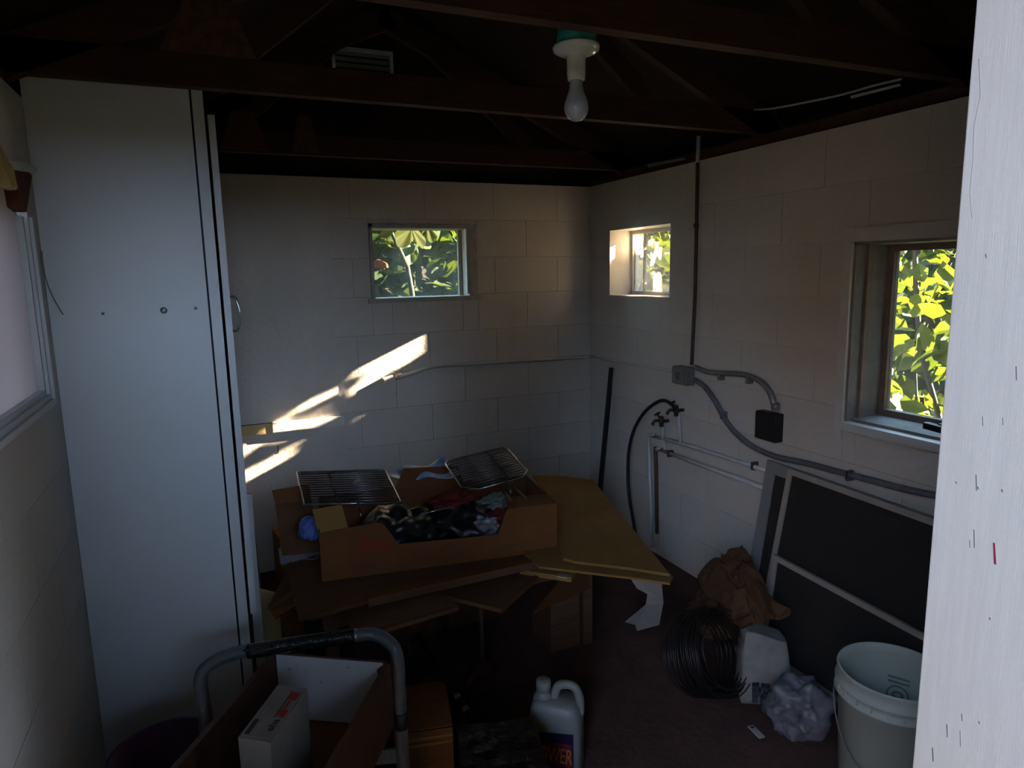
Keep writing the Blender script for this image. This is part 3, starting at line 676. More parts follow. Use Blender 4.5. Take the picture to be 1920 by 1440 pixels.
# ------------------------------------------------------------------ ceiling lamp
LX, LY, LZ = 0.872, 1.560, 2.094
lm = thing('ceiling_lamp', (LX, LY, LZ), 'white porcelain lampholder with bare bulb under the nearest truss', 'lamp')
lathe('junction_box', [(0, 0.0), (0.050, 0.0), (0.050, 0.045), (0, 0.045)], (LX, LY, LZ+0.001), M['teal'], lm, 8, label='teal electrical box')
lathe('lampholder', [(0, 0.0), (0.056, 0.0), (0.058, -0.004), (0.056, -0.012), (0.045, -0.018), (0.026, -0.020), (0.0235, -0.026), (0.0225, -0.060), (0.0232, -0.063), (0.0225, -0.066), (0.021, -0.080), (0.018, -0.081), (0.0, -0.081)], (LX, LY, LZ), M['porcelain'], lm, 32)
bp = [(0.0155, -0.080), (0.0165, -0.092), (0.0185, -0.104), (0.024, -0.118), (0.0295, -0.134), (0.0305, -0.146), (0.028, -0.158), (0.021, -0.169), (0.011, -0.175), (0.0, -0.177)]
lathe('bulb', bp, (LX, LY, LZ), M['bulb'], lm, 32)

# ------------------------------------------------------------------ wiring and plumbing on the right and back walls
def wx(px, py, off=0.018): return onx(px, py, XR-off)
c = thing('conduit_riser', onx(1298, 680, XR-0.018), 'thin vertical conduit dropping from the roof to the junction box', 'conduit')
tube('upper_pipe', [wx(1310, 255), wx(1309, 285), wx(1308, 305)], 0.009, M['pvc'], c, 8)
tube('lower_pipe', [wx(1308, 302), wx(1306, 420), wx(1303, 560), wx(1299, 640), wx(1297, 684)], 0.0085, M['rust'], c, 8)
tube('coupling', [wx(1305, 419), wx(1305, 427)], 0.012, M['rust'], c, 8)
jb = thing('junction_box', onx(1290, 722, XR-0.02), 'grey metal junction box where the conduits meet on the right wall', 'electrical box')
a = onx(1277, 684, XR); b = onx(1303, 722, XR)
MB().box(XR-0.055, XR, b.y, a.y, b.z, a.z).build('body', M['steel'], jb, bevel=0.004)
MB().box(XR-0.060, XR-0.055, b.y+0.006, a.y-0.006, b.z+0.008, a.z-0.008).build('cover', M['steel'], jb)
lathe('knockout', [(0, 0), (0.020, 0), (0.020, 0.002), (0, 0.002)], (XR-0.060, (a.y+b.y)/2, (a.z+b.z)/2), M['steel'], jb, 16, (-1, 0, 0))
cu = thing('conduit_curved', wx(1453, 765), 'short conduit curving down from junction box to black switch box', 'conduit')
tube('pipe', [wx(1303, 688), wx(1325, 697), wx(1352, 700), wx(1380, 701), wx(1405, 705), wx(1430, 718), wx(1446, 740), wx(1453, 768)], 0.0125, M['steel'], cu, 8, 4)
for q in ((1352, 704), (1405, 710)):
    p = wx(*q); MB().box(p.x-0.016, XR, p.y-0.007, p.y+0.007, p.z-0.022, p.z+0.012).build('clamp', M['steel'], cu)
p = wx(1454, 762); lathe('connector', [(0, 0), (0.017, 0), (0.017, 0.025), (0, 0.025)], p-Vector((0, 0, 0.012)), M['steel'], cu, 10)
sb = thing('switch_box', onx(1450, 830, XR), 'small black metal box at the end of the curved conduit', 'electrical box')
a = onx(1432, 767, XR); b = onx(1468, 829, XR)
MB().box(XR-0.045, XR, b.y, a.y, b.z, a.z).build('body', M['black'], sb, bevel=0.004)
MB().box(XR-0.049, XR-0.045, b.y+0.004, a.y-0.004, b.z+0.004, a.z-0.004).build('cover', M['black'], sb)
lc = thing('long_cable', wx(1755, 930), 'long grey flexible cable sweeping down from junction box past the screens', 'cable')
tube('sheath', [wx(1303, 712), wx(1322, 726), wx(1341, 752), wx(1362, 790), wx(1385, 817), wx(1415, 839), wx(1455, 856), wx(1510, 868), wx(1570, 884), wx(1640, 902), wx(1700, 918), wx(1770, 932), wx(1850, 945)], 0.0125, M['cable'], lc, 8, 5)
for q in ((1357, 779), (1592, 890), (1594, 893)):
    p = wx(*q); MB().box(p.x-0.016, XR, p.y-0.006, p.y+0.006, p.z-0.016, p.z+0.016).build('clamp', M['cable'], lc)
wc = thing('wall_conduit', (1.3, YB-0.015, 1.0), 'painted conduit running along the back wall and round the corner', 'conduit')
yb = YB-0.014
tube('back_pipe', [ony(742, 708, yb), ony(775, 699, yb), ony(800, 690, yb), ony(830, 685, yb), ony(880, 682, yb), ony(1000, 675, yb), (XR-0.03, yb, 1.026), (XR-0.014, yb-0.02, 1.026)], 0.0115, M['paint'], wc, 8, 4)
tube('side_pipe', [(XR-0.014, yb-0.02, 1.026), wx(1140, 675, 0.012), wx(1200, 685, 0.012), wx(1278, 698, 0.012)], 0.007, M['paint_r'], wc, 8)
p = ony(728, 712, yb)
MB().obox(p, (0.028, 0, 0.007), (0, 0.018, 0), (-0.005, 0, 0.018)).build('outlet_body', M['paint'], wc, bevel=0.004)
q0 = ony(744, 707, yb); lathe('connector', [(0, 0), (0.015, 0), (0.015, 0.03), (0.011, 0.03), (0, 0.03)], q0, M['paint'], wc, 10, (1, 0, 0.25))
# pipes and taps
pp = thing('water_pipes', onx(1222, 1020, XR), 'white painted water pipes below the two taps on the right wall', 'pipes')
tube('supply_pipe', [wx(1222, 1026, .022), wx(1220, 930, .022), wx(1216, 830, .022), wx(1217, 816, .022), wx(1228, 816, .022)], 0.011, M['pvc'], pp, 8)
tube('supply_pipe', [wx(1220, 816, .022), wx(1300, 838, .022), wx(1380, 864, .022), wx(1456, 889, .022)], 0.010, M['pvc'], pp, 8)
tube('supply_pipe', [wx(1232, 1028, .022), wx(1231, 940, .022), wx(1229, 850, .022), wx(1231, 841, .022), wx(1240, 842, .022)], 0.010, M['pvc'], pp, 8)
tube('supply_pipe', [wx(1236, 842, .022), wx(1330, 878, .022), wx(1446, 920, .022)], 0.010, M['pvc'], pp, 8)
tube('rusty_sleeve', [wx(1229, 838, .024), wx(1229, 846, .024), wx(1230, 870, .024), wx(1232, 1000, .024)], 0.0105, M['rust'], pp, 8, label='rusty lower pipe')
tube('riser', [wx(1242, 795, .024), wx(1244, 826, .024), wx(1248, 843, .024)], 0.009, M['pvc'], pp, 8)
tube('riser', [wx(1272, 775, .024), wx(1274, 800, .024), wx(1276, 832, .024)], 0.009, M['pvc'], pp, 8)
for q in ((1414, 873), (1256, 850)):
    p = wx(*q, .02); MB().box(p.x-0.014, XR, p.y-0.006, p.y+0.006, p.z-0.018, p.z+0.016).build('clip', M['rust'], pp)
def tap(px, py, label):
    p = wx(px, py, 0.045); t = thing('hose_tap', p-Vector((0, 0, 0.03)), label, 'tap', 'pair of hose taps')
    lathe('body', [(0, -0.028), (0.011, -0.028), (0.012, -0.01), (0.015, 0.0), (0.012, 0.012), (0.009, 0.028), (0, 0.028)], p, M['brass'], t, 12)
    tube('spout', smooth_path([p, p+Vector((-0.03, 0.012, 0.004)), p+Vector((-0.045, 0.018, -0.018))], 4), 0.008, M['brass'], t, 8)
    tube('stem', [p, p+Vector((-0.01, 0.02, 0.034))], 0.005, M['brass'], t, 6)
    lathe('handle', [(0, 0), (0.017, 0), (0.019, 0.004), (0.017, 0.008), (0, 0.008)], p+Vector((-0.01, 0.02, 0.034)), M['black'], t, 12, (-0.3, 0.6, 1))
    tube('inlet', [p, Vector((XR, p.y, p.z))], 0.009, M['brass'], t, 8)
    return t
tap(1240, 790, 'small brass tap with round black handle above the white pipes')
tap(1268, 770, 'brass tap with the black hose attached, beside the conduit box')
hz = [onx(1268, 768, XR-.06), onx(1256, 755, XR-.07), onx(1240, 751, XR-.08), onx(1220, 762, XR-.09), onx(1203, 780, XR-.10), onx(1188, 808, XR-.10), onx(1179, 845, XR-.10), onx(1177, 890, XR-.10), onx(1180, 935, XR-.11), onx(1187, 975, XR-.13), onx(1196, 1030, XR-.16)]
tag(tube('hose', hz, 0.009, M['rubber'], None, 8, 5), 'black rubber hose looping down from the tap', 'hose')
a = onx(1146, 690, XR-0.02); b = onx(1118, 985, XR-0.09)
lb = thing('dark_bar', b, 'black metal angle bar leaning in the back right corner', 'bar')
d = a-b; sd = Vector((0, 1, 0)); nn = d.cross(sd).normalized()
MB().obox((a+b)/2, d*0.5, sd*0.019, nn*0.003).build('front_flange', M['black'], lb)
MB().obox((a+b)/2+sd*0.017+Vector((0.014, 0, 0)), d*0.5, sd*0.003, nn*0.016).build('side_flange', M['rust'], lb)
# pale cable under the eaves
tag(tube('eave_cable', [onx(*q, XR-0.05) for q in ((1395, 206), (1450, 203), (1520, 190), (1580, 177), (1640, 160), (1690, 148))], 0.004, M['pvc'], None, 6, 4), 'thin pale cable strung along the top of the right wall', 'cable')
tag(prism('torn_strip', [onx(*q, XR-0.03) for q in ((1594, 180), (1686, 157), (1688, 161), (1596, 185))], (0.003, 0, 0), M['pvc']), 'pale torn strip below the eaves at upper right', 'strip')
tag(prism('torn_lining', [onx(*q, XR-0.012) for q in ((1212, 308), (1280, 296), (1286, 299), (1216, 314))], (0.003, 0, 0), M['mark']), 'pale scrap of lining above the small far window', 'strip')

# ------------------------------------------------------------------ leaning screens
def screen(name, top_far, top_near, bot_far, bot_near, fm, label, rail=0.022, mid=None, meshm='screen'):
    A, B, C, D = [Vector(p) for p in (top_far, top_near, bot_near, bot_far)]
    t = thing(name, (D+C)/2, label, 'window screen', 'window screens leaning on the right wall')
    nr = (B-A).cross(D-A).normalized()
    def bar(p, q, inn): MB().obox((p+q)/2+inn*rail*0.5, (q-p)*0.5, inn*rail*0.5, nr*0.008).build('rail', fm, t)
    dn = (D-A).normalized(); ac = (B-A).normalized()
    bar(A, B, dn); bar(D, C, -dn); bar(A+dn*rail, D-dn*rail, ac); bar(B+dn*rail, C-dn*rail, -ac)
    if mid: bar(A+(D-A)*mid, B+(C-B)*mid, dn)
    prism('mesh', [A+dn*rail+ac*rail, B+dn*rail-ac*rail, C-dn*rail-ac*rail, D-dn*rail+ac*rail], nr*0.001, M[meshm], t)
    return t
t1 = onx(1441, 862, XR-0.042)
screen('window_screen', t1, (t1.x, 0.95, t1.z-0.02), (XR-0.13, t1.y+0.03, 0.012), (XR-0.13, 0.95, 0.012), M['sframeg'], 'grey-framed window screen leaning rearmost against the right wall', 0.05)
t2 = onx(1480, 878, XR-0.068)
screen('window_screen', t2, (t2.x, 0.90, t2.z-0.02), (XR-0.175, t2.y+0.03, 0.012), (XR-0.175, 0.90, 0.012), M['sframe'], 'beige-framed dark mesh screen in the middle of the leaning screens', 0.022)
t3 = onx(1453, 1040, XR-0.178)
screen('window_screen', t3, (t3.x, 0.90, t3.z-0.035), (XR-0.210, t3.y+0.02, 0.012), (XR-0.210, 0.90, 0.012), M['sframe'], 'low dark mesh screen leaning frontmost with pale top rail', 0.02)

# ------------------------------------------------------------------ pile of cardboard on a low table
tb = thing('low_table', (0.85, 2.75, 0), 'low dark wooden table buried under the cardboard pile', 'table')
MB().box(0.22, 1.42, 2.26, 3.25, 0.395, 0.425).build('tabletop', M['woodd'], tb)
MB().box(0.27, 1.37, 2.29, 2.31, 0.335, 0.395).build('apron', M['woodd'], tb)
for x, y in ((0.30, 2.34), (1.34, 2.34), (0.30, 3.18), (1.34, 3.18)): MB().box(x-0.022, x+0.022, y-0.022, y+0.022, 0.0, 0.395).build('leg', M['woodd'], tb)
# red stand under the table edge
p = onz(905, 1258, 0.0)
st = thing('red_stand', p, 'dark red floor stand below the front of the pile', 'stand')
lathe('base', [(0, 0), (0.055, 0), (0.055, 0.02), (0.03, 0.05), (0.016, 0.06), (0, 0.06)], p, M['oxide'], st, 14)
tube('post', [p+Vector((0, 0, 0.05)), p+Vector((0, 0, 0.33))], 0.010, M['rust'], st, 8)
tube('foot', [p+Vector((0.0, 0, 0.02)), p+Vector((-0.09, -0.07, 0.012))], 0.010, M['redcloth'], st, 6)

def flat(name, px, z, th, m, label, grp=None, cat='cardboard'):
    o = prism(name, [onz(x, y, z) for x, y in px], (0, 0, -th), m); return tag(o, label, cat, grp)
ZC = 0.515
flat('cardboard_sheet', [(1000, 891), (1060, 893), (1112, 900), (1256, 1076), (1180, 1064), (1078, 1052), (1056, 1046), (1050, 1030), (1030, 930)], ZC, 0.010, M['cardy'], 'large flat tan cardboard sheet reaching towards the right wall', 'flattened cardboard in the pile')
flat('cardboard_sheet', [(1010, 1062), (1180, 1082), (1256, 1093), (1262, 1080), (1100, 940), (900, 960)], ZC-0.018, 0.008, M['cardy'], 'second dull cardboard sheet under the large tan one', 'flattened cardboard in the pile')
flat('cardboard_sheet', [(528, 1062), (545, 1052), (620, 955), (900, 930), (1040, 960), (1056, 1046), (690, 1126), (560, 1161), (540, 1075)], ZC-0.036, 0.012, M['card2'], 'brown cardboard sheet under the fruit box with bent front edge', 'flattened cardboard in the pile')
a = onz(690, 1127, ZC-0.03); b = onz(1062, 1043, ZC-0.03)
d = (b-a).normalized(); nrm = Vector((-d.y, d.x, 0))
cs = thing('folded_cardboard', (a+b)/2-Vector((0, 0, 0.02)), 'long folded cardboard strip along the front of the pile', 'cardboard')
MB().obox((a+b)/2+nrm*0.014+Vector((0, 0, 0.002)), (b-a)*0.5, nrm*0.016, (0, 0, 0.006)).build('lip', M['card'], cs)
MB().obox((a+b)/2+Vector((0, 0, -0.008)), (b-a)*0.5, nrm*0.003, (0, 0, 0.012)).build('front', M['card2'], cs)
# left bent pieces hanging below
fl = thing('torn_flap', onz(540, 1150, 0.36), 'torn brown cardboard flaps sagging at the left of the pile', 'cardboard')
prism('flap', [onz(545, 1055, .47), onz(500, 1142, .40), onz(525, 1150, .39), onz(560, 1100, .45), onz(565, 1062, .47)], (0.003, 0.006, -0.004), M['card2'], fl)
prism('flap', [onz(505, 1145, .40), onz(560, 1112, .44), onz(562, 1130, .43), onz(515, 1160, .38)], (0.002, 0.005, -0.006), M['card'], fl)
# framed panels poking out
def framed(corner, dirdeg, w, l, z, label):
    c = onz(*corner, z); r = math.radians(dirdeg); u = Vector((math.cos(r), math.sin(r), 0)); v = Vector((-math.sin(r), math.cos(r), 0)); up = Vector((0, 0, 1))
    t = thing('framed_panel', c+(u*w+v*l)*0.5-up*0.006, label, 'panel', 'framed panels in the pile')
    f = 0.02
    MB().obox(c+(u*w+v*l)*0.5, u*(w/2-f), v*(l/2-f), up*0.004).build('board', M['woodd'], t)
    for cc, hu, hv in ((u*w*.5+v*f*.5, w/2, f/2), (u*w*.5+v*(l-f*.5), w/2, f/2), (u*f*.5+v*l*.5, f/2, l/2-f), (u*(w-f*.5)+v*l*.5, f/2, l/2-f)):
        MB().obox(c+cc, u*hu, v*hv, up*0.007).build('frame_rail', M['card2'], t)
framed((941, 1146), 38, 0.32, 0.34, 0.434, 'dark framed panel sticking out, corner towards the jug')
framed((860, 1141), 98, 0.30, 0.34, 0.4515, 'dark framed panel sticking out under the fruit box')
# carton with torn orange side at the right
ct = thing('torn_carton', onz(1060, 1118, 0.30), 'crushed orange-brown carton under the right of the pile', 'box')
A = onz(1000, 1150, .24); B = onz(1108, 1104, .24)
prism('front_panel', [A, B, B+Vector((0.0, 0.0, 0.13)), A+Vector((0.10, -0.03, 0.12)), A+Vector((0.04, -0.01, 0.05))], (0.01, 0.02, 0), M['card'], ct)
prism('side_panel', [B+Vector((0.002, 0, 0)), B+Vector((0.10, 0.26, 0)), B+Vector((0.10, 0.26, 0.13)), B+Vector((0.002, 0, 0.13))], (-0.006, 0.006, 0), M['card2'], ct)
prism('bottom_panel', [A+Vector((0.01, 0.02, 0)), B+Vector((-0.005, 0.02, 0)), B+Vector((0.09, 0.26, 0)), A+Vector((0.10, 0.30, 0))], (0, 0, 0.005), M['card2'], ct)
tag(box('support_block', (1.17, 1.305, 2.325, 2.50, 0.0, 0.236), M['woodd']), 'dark wooden block standing under the crushed carton', 'block')
sp_ = thing('board_offcut', onz(1010, 1075, 0.43), 'pale narrow board offcut lying under the cardboard edge', 'board')
A = onz(975, 1072, .445); B = onz(1072, 1086, .445); d = (B-A).normalized(); n_ = Vector((-d.y, d.x, 0))
MB().obox((A+B)/2+n_*0.02, (B-A)*.5, n_*0.025, (0, 0, 0.010)).build('board', M['cardy'], sp_)
p = onz(1054, 1082, .456); MB().obox(p+n_*0.01, d*0.02, n_*0.012, (0, 0, 0.002)).build('paper_tag', M['paper'], sp_)
# boxes standing under the table front
def carton(name, c, sx, sy, sz, rot, m, label, flaps=True):
    t = thing(name, c, label, 'box'); r = math.radians(rot); u = Vector((math.cos(r), math.sin(r), 0)); v = Vector((-math.sin(r), math.cos(r), 0)); up = Vector((0, 0, 1)); c = Vector(c); e = 0.0025
    MB().obox(c+up*e, u*sx/2, v*sy/2, up*e).build('bottom', m, t)
    for s in (-1, 1):
        MB().obox(c+v*s*(sy/2-e)+up*(sz/2), u*sx/2, v*e, up*(sz/2-2*e)).build('side', m, t)
        MB().obox(c+u*s*(sx/2-e)+up*(sz/2), u*e, v*(sy/2-2*e), up*(sz/2-2*e)).build('end', m, t)
    if flaps:
        for s in (-1, 1):
            k = up*sz
            prism('flap', [c+v*s*sy/2-u*sx/2+k, c+v*s*sy/2+u*sx/2+k, c+v*s*0.004+u*sx/2+k+up*0.012, c+v*s*0.004-u*sx/2+k+up*0.006], up*0.003, m, t)
    return t
carton('cardboard_box', onz(870, 1192, 0.0)+Vector((0.10, 0.22, 0)), 0.30, 0.26, 0.30, 4, M['card2'], 'closed brown box standing on the floor under the pile')
# black pan and brown sack at the left
pn = thing('black_pan', onz(600, 1180, 0.26), 'black round pan tucked under the left of the pile', 'pan')
c = onz(605, 1166, 0.30)
lathe('bowl', [(0, -0.085), (0.07, -0.08), (0.125, -0.045), (0.15, 0.0), (0.153, 0.002), (0.147, 0.0), (0.12, -0.04), (0.06, -0.072), (0, -0.076)], c+Vector((0.04, 0.16, 0.03)), M['blackbag'], pn, 32)
tube('rim', [c+Vector((0.04+0.152*math.cos(t), 0.16+0.152*math.sin(t), 0.032)) for t in np.linspace(0, 6.283, 33)], 0.004, M['black'], pn, 6)
lathe('stand_ring', [(0.085, 0.0), (0.095, 0.0), (0.095, 0.262), (0.085, 0.262)], Vector((c.x+0.04, c.y+0.16, 0.0)), M['black'], pn, 20)
blob('paper_sack', onz(768, 1195, 0.10)+Vector((0.03, 0.16, 0.03)), (0.17, 0.12, 0.15), M['kraft'], None, 4, 0.22, 1.8, 4, 0.75)
tag(bpy.data.objects['paper_sack'], 'bulging dark brown paper sack beside the black pan', 'sack')
# hanging white paper
hp_ = [(1178, 1077), (1240, 1083), (1244, 1130), (1236, 1172), (1195, 1183), (1192, 1172), (1173, 1167), (1212, 1134), (1215, 1112), (1195, 1104)]
zz = [0.485, 0.485, 0.30, 0.10, 0.05, 0.08, 0.11, 0.28, 0.36, 0.40]
v = [onz(x, y, z) for (x, y), z in zip(hp_, zz)]
pc = sum(v, Vector())/len(v)
vb = [q+Vector((0.0, 0.004, 0.0)) for q in v]; n = len(v)
f = [(0, 1, 2), (0, 2, 9), (9, 2, 8), (8, 2, 7), (7, 2, 3), (7, 3, 4), (7, 4, 5), (7, 5, 6)]
tag(fix_normals(obj('paper_scrap', v+vb, f+[tuple(n+i for i in reversed(q)) for q in f]+[(i, (i+1) % n, n+(i+1) % n, n+i) for i in range(n)], M['paper'])), 'torn white paper hanging off the cardboard near the right wall', 'paper')

# ------------------------------------------------------------------ fruit box and what is in it
ZD = ZC-0.035+0.002
FL, FR = onz(604, 1091, ZD), onz(1045, 1031, ZD)
U = (FR-FL).normalized(); Vv = Vector((-U.y, U.x, 0)); UP = Vector((0, 0, 1)); LW = (FR-FL).length; DP = 0.40; HB = 0.185
fb = thing('fruit_box', (FL+FR)/2+Vv*DP/2, 'long brown cardboard fruit box with red lettering on the pile', 'box')
def bx_(u, v, z): return FL+U*(u*LW)+Vv*v+UP*z
e = 0.005
prism('bottom', [bx_(0.01, 0.006, 0), bx_(.99, 0.006, 0), bx_(.99, DP-0.006, 0), bx_(0.01, DP-0.006, 0)], UP*e, M['card2'], fb)
front = prism('front_panel', [bx_(0, 0, 0), bx_(1, 0, 0), bx_(1, 0, HB), bx_(.775, 0, HB*1.0), bx_(.765, 0, HB*.93), bx_(.735, 0, HB*.50), bx_(.31, 0, HB*.56), bx_(.255, 0, HB*1.0), bx_(.235, 0, HB*1.05), bx_(.06, 0, HB*1.0), bx_(0, 0, HB*.96)], Vv*e, M['card'], fb)
prism('back_panel', [bx_(0, DP, 0), bx_(1, DP, 0), bx_(1, DP, HB), bx_(.68, DP, HB*1.02), bx_(.36, DP, HB*1.05), bx_(0, DP, HB)], -Vv*e, M['card'], fb)
for u in (0.0, 1.0-e/LW): prism('end_panel', [bx_(u, e, e), bx_(u, DP-e, e), bx_(u, DP-e, HB*1.02), bx_(u, e, HB*1.02)], U*e, M['card2'], fb)
prism('top_flap', [bx_(0.0, 0.006, HB*.90), bx_(.115, 0.006, HB*.99), bx_(.095, 0.05, HB*1.40), bx_(-0.02, 0.05, HB*1.36)], Vv*0.004, M['cardy'], fb)
prism('top_flap', [bx_(.35, DP-0.008, HB*1.02), bx_(.68, DP-0.008, HB*1.0), bx_(.66, DP+0.03, HB*1.36), bx_(.40, DP+0.03, HB*1.42)], -Vv*0.004, M['card'], fb)
prism('top_flap', [bx_(.78, 0.002, HB), bx_(1.0, 0.002, HB), bx_(1.0, 0.11, HB*1.02), bx_(.80, 0.12, HB*1.04)], UP*0.004, M['card'], fb)
prism('hand_slot', [bx_(.70, -0.0008, HB*.20), bx_(.90, -0.0008, HB*.26), bx_(.90, -0.0008, HB*.29), bx_(.70, -0.0008, HB*.235)], -Vv*0.0006, M['woodd'], front)
lettering('Dole', bx_(.150, -0.0012, HB*.56), U, UP, 0.036, M['red'], front, width=0.118, bold=0.02)
prism('underline', [bx_(.152, -0.0012, HB*.50), bx_(.292, -0.0012, HB*.51), bx_(.292, -0.0012, HB*.55), bx_(.152, -0.0012, HB*.535)], -Vv*0.0006, M['red'], front)
for (u0, u1, z0_, z1_) in ((.34, .42, .30, .52), (.47, .55, .28, .48), (.12, .22, .12, .30)):
    prism('faded_print', [bx_(u0, -0.0008, HB*z0_), bx_(u1, -0.0008, HB*(z0_+.04)), bx_(u1-.02, -0.0008, HB*z1_), bx_(u0+.02, -0.0008, HB*(z1_-.05))], -Vv*0.0004, M['fadedred'], front)
grp = 'rubbish inside the fruit box'
tag(blob('black_bag', bx_(.34, 0.17, 0.085), (0.135, 0.12, 0.095), M['blackbag'], None, 2, 0.35, 2.6, 4, 0.8, False, 0.5), 'shiny black plastic bag in the left half of the fruit box', 'bag', grp)
tag(blob('black_bag', bx_(.62, 0.18, 0.075), (0.12, 0.12, 0.085), M['blackbag'], None, 6, 0.35, 2.6, 4, 0.8, False, 0.5), 'shiny black plastic bag in the middle of the fruit box', 'bag', grp)
tag(blob('red_cloth', bx_(.60, 0.24, 0.155), (0.09, 0.06, 0.035), M['redcloth'], None, 9, 0.4, 3, 4, 0.8), 'dark red rag on the black bag in the fruit box', 'rag', grp)
tag(blob('grey_cloth', bx_(.78, 0.20, 0.150), (0.062, 0.045, 0.030), M['greycloth'], None, 12, 0.4, 3, 4, 0.8), 'pale grey rag at the right of the fruit box', 'rag', grp)
tag(blob('red_cloth', bx_(.80, 0.12, 0.100), (0.085, 0.06, 0.042), M['redcloth'], None, 15, 0.4, 3, 4, 0.8), 'dark red rag below the grey rag in the fruit box', 'rag', grp)
tag(blob('clear_bag', bx_(.70, 0.07, 0.075), (0.055, 0.035, 0.05), M['film'], None, 18, 0.45, 3, 4, 0.8, True, 0.5), 'clear crumpled plastic by the box notch', 'bag', grp)
sk = thing('skewer', bx_(.5, 0.10, 0.17), 'thin shiny metal skewer lying on the black bag', 'skewer')
A = bx_(.42, .10, .172); B = bx_(.56, .12, .178); tube('rod', [A, B], 0.003, M['foil'], sk, 6)
tube('ring', [B+Vector((0.012*math.cos(t), 0.012*math.sin(t), 0)) for t in np.linspace(0, 6.283, 13)], 0.002, M['foil'], sk, 5)
tag(sheet('blue_white_bag', [bx_(.36, DP+0.02, 0.21), bx_(.66, DP-0.04, 0.235), bx_(.62, DP+0.14, 0.26), bx_(.32, DP+0.16, 0.225)], M['lbluebag'], None, 16, 0.05, 9, 3), 'blue and white plastic bag behind the fruit box', 'bag')
tag(blob('blue_bag', bx_(-.035, 0.10, 0.165), (0.035, 0.04, 0.045), M['bluebag'], None, 21, 0.35, 2.5, 3, 0.8), 'small blue plastic bag at the left end of the fruit box', 'bag')
# cardboard standing behind the left end, clear film below it
ls = thing('standing_cardboard', onz(560, 1040, 0.50), 'creased cardboard piece standing behind the left end of fruit box', 'cardboard')
Q = [onz(530, 1043, .49), onz(600, 1035, .49)]
top = [ony(510, 920, Q[0].y+0.05), ony(580, 908, Q[1].y+0.05)]
mid = [ony(516, 945, Q[0].y+0.03), ony(584, 938, Q[1].y+0.03)]
prism('lower_leaf', [Q[0], Q[1], mid[1], mid[0]], (0, 0.004, 0), M['card2'], ls); prism('upper_leaf', [mid[0], mid[1], top[1], top[0]], (0, 0.004, 0), M['card'], ls)
tag(sheet('clear_film', [onz(522, 1030, .50), onz(600, 1015, .50), onz(602, 1045, .49), onz(525, 1055, .485)], M['film'], None, 12, 0.03, 14, 5), 'clear plastic film at the left edge of the pile', 'plastic film')

# ------------------------------------------------------------------ grill racks
def grill(corn, zc, label, clipped=False, nb=14):
    A, B, C, D = [onz(x, y, z) for (x, y), z in zip(corn, zc)]     # far-left, far-right, near-right, near-left
    t = thing('grill_rack', (A+B+C+D)/4, label, 'grill rack', 'wire grill racks on the pile')
    nr = (B-A).cross(D-A).normalized()
    if nr.z < 0: nr = -nr
    ring = [A, B, C, D]
    if clipped: k = .14; ring = [A+(B-A)*.06, B+(A-B)*.06, B+(C-B)*.10, C+(B-C)*.14, C+(D-C)*.14, D+(C-D)*.2, D+(A-D)*.16, A+(D-A)*.08]
    tube('outer_frame', ring+[ring[0], ring[1]], 0.0048, M['foil'], t, 8)
    me = None
    for i in range(1, nb):
        w = i/nb; P, Q_ = A+(D-A)*w, B+(C-B)*w
        if clipped: sh = 0.02+0.10*max(0, w-.84)/.16; P, Q_ = P+(Q_-P)*sh, Q_+(P-Q_)*sh
        tube('bar', [P, Q_], 0.0029, M['chrome'], t, 6)
    for w in (0.36, 0.70):
        tube('cross_bar', [A+(B-A)*w-nr*0.005, D+(C-D)*w-nr*0.005], 0.0045, M['chrome'], t, 6)
    m_ = D+(C-D)*(0.56 if not clipped else .62); dd = (D-A).normalized()
    tube('handle_stub', [m_, m_+dd*0.05-nr*0.03], 0.006, M['chrome'], t, 6)
    return t
grill([(557, 886), (722, 881), (752, 942), (570, 946)], (0.755, 0.755, 0.745, 0.745), 'flat steel grill rack lying on the left end of the fruit box')
grill([(832, 866), (950, 838), (996, 890), (872, 924)], (0.745, 0.78, 0.76, 0.715), 'tilted steel grill rack with clipped corners at the back of the box', True)
s2 = thing('wood_sticks', bx_(.86, 0.16, 0.19), 'dark wooden sticks under the tilted grill rack', 'sticks')
tube('stick', [onz(938, 915, .72), onz(958, 938, .70)], 0.008, M['woodd'], s2, 6); tube('stick', [onz(962, 912, .72), onz(988, 936, .70)], 0.006, M['woodd'], s2, 6)

# ------------------------------------------------------------------ left of the pile
wb = thing('white_board', onz(478, 1222, 0.0), 'thin white board edge standing beside the cabinet', 'board')
A = ony(466, 966, 2.62); MB().box(A.x-0.018, A.x+0.014, 2.55, 2.57, 0.0, 0.78).build('board', M['trim'], wb)
MB().box(A.x-0.048, A.x-0.022, 2.53, 2.545, 0.0, 0.84).build('dark_backing', M['woodd'], wb)
rb = thing('rough_plank', (0.2, 3.0, 0.0), 'rough dark plank leaning behind the white board', 'plank')
A = ony(440, 925, 2.75); B = ony(470, 975, 2.75)
prism('plank', [(A.x+0.02, 2.75, 0.0), (B.x+0.03, 2.75, 0.0), (B.x+0.01, 2.75, B.z), (A.x+0.015, 2.75, A.z+0.02)], (0, 0.02, 0), M['woodd'], rb)
sc_ = carton('small_carton', Vector((0.29, 3.50, 0.0)), 0.16, 0.16, 0.28, 8, M['cardy'], 'small tan carton on the floor against the boarded back door')
pw = thing('plywood_offcut', (0.22, 2.60, 0), 'yellowish plywood offcut standing left of the black pan', 'board')
A = onz(478, 1205, .14); B = onz(530, 1208, .12)
prism('sheet', [(A.x, A.y, 0.0), (B.x, B.y, 0.0), (B.x, B.y+0.03, 0.32), (A.x, A.y+0.03, 0.36)], (0, 0.008, 0), M['batten'], pw)

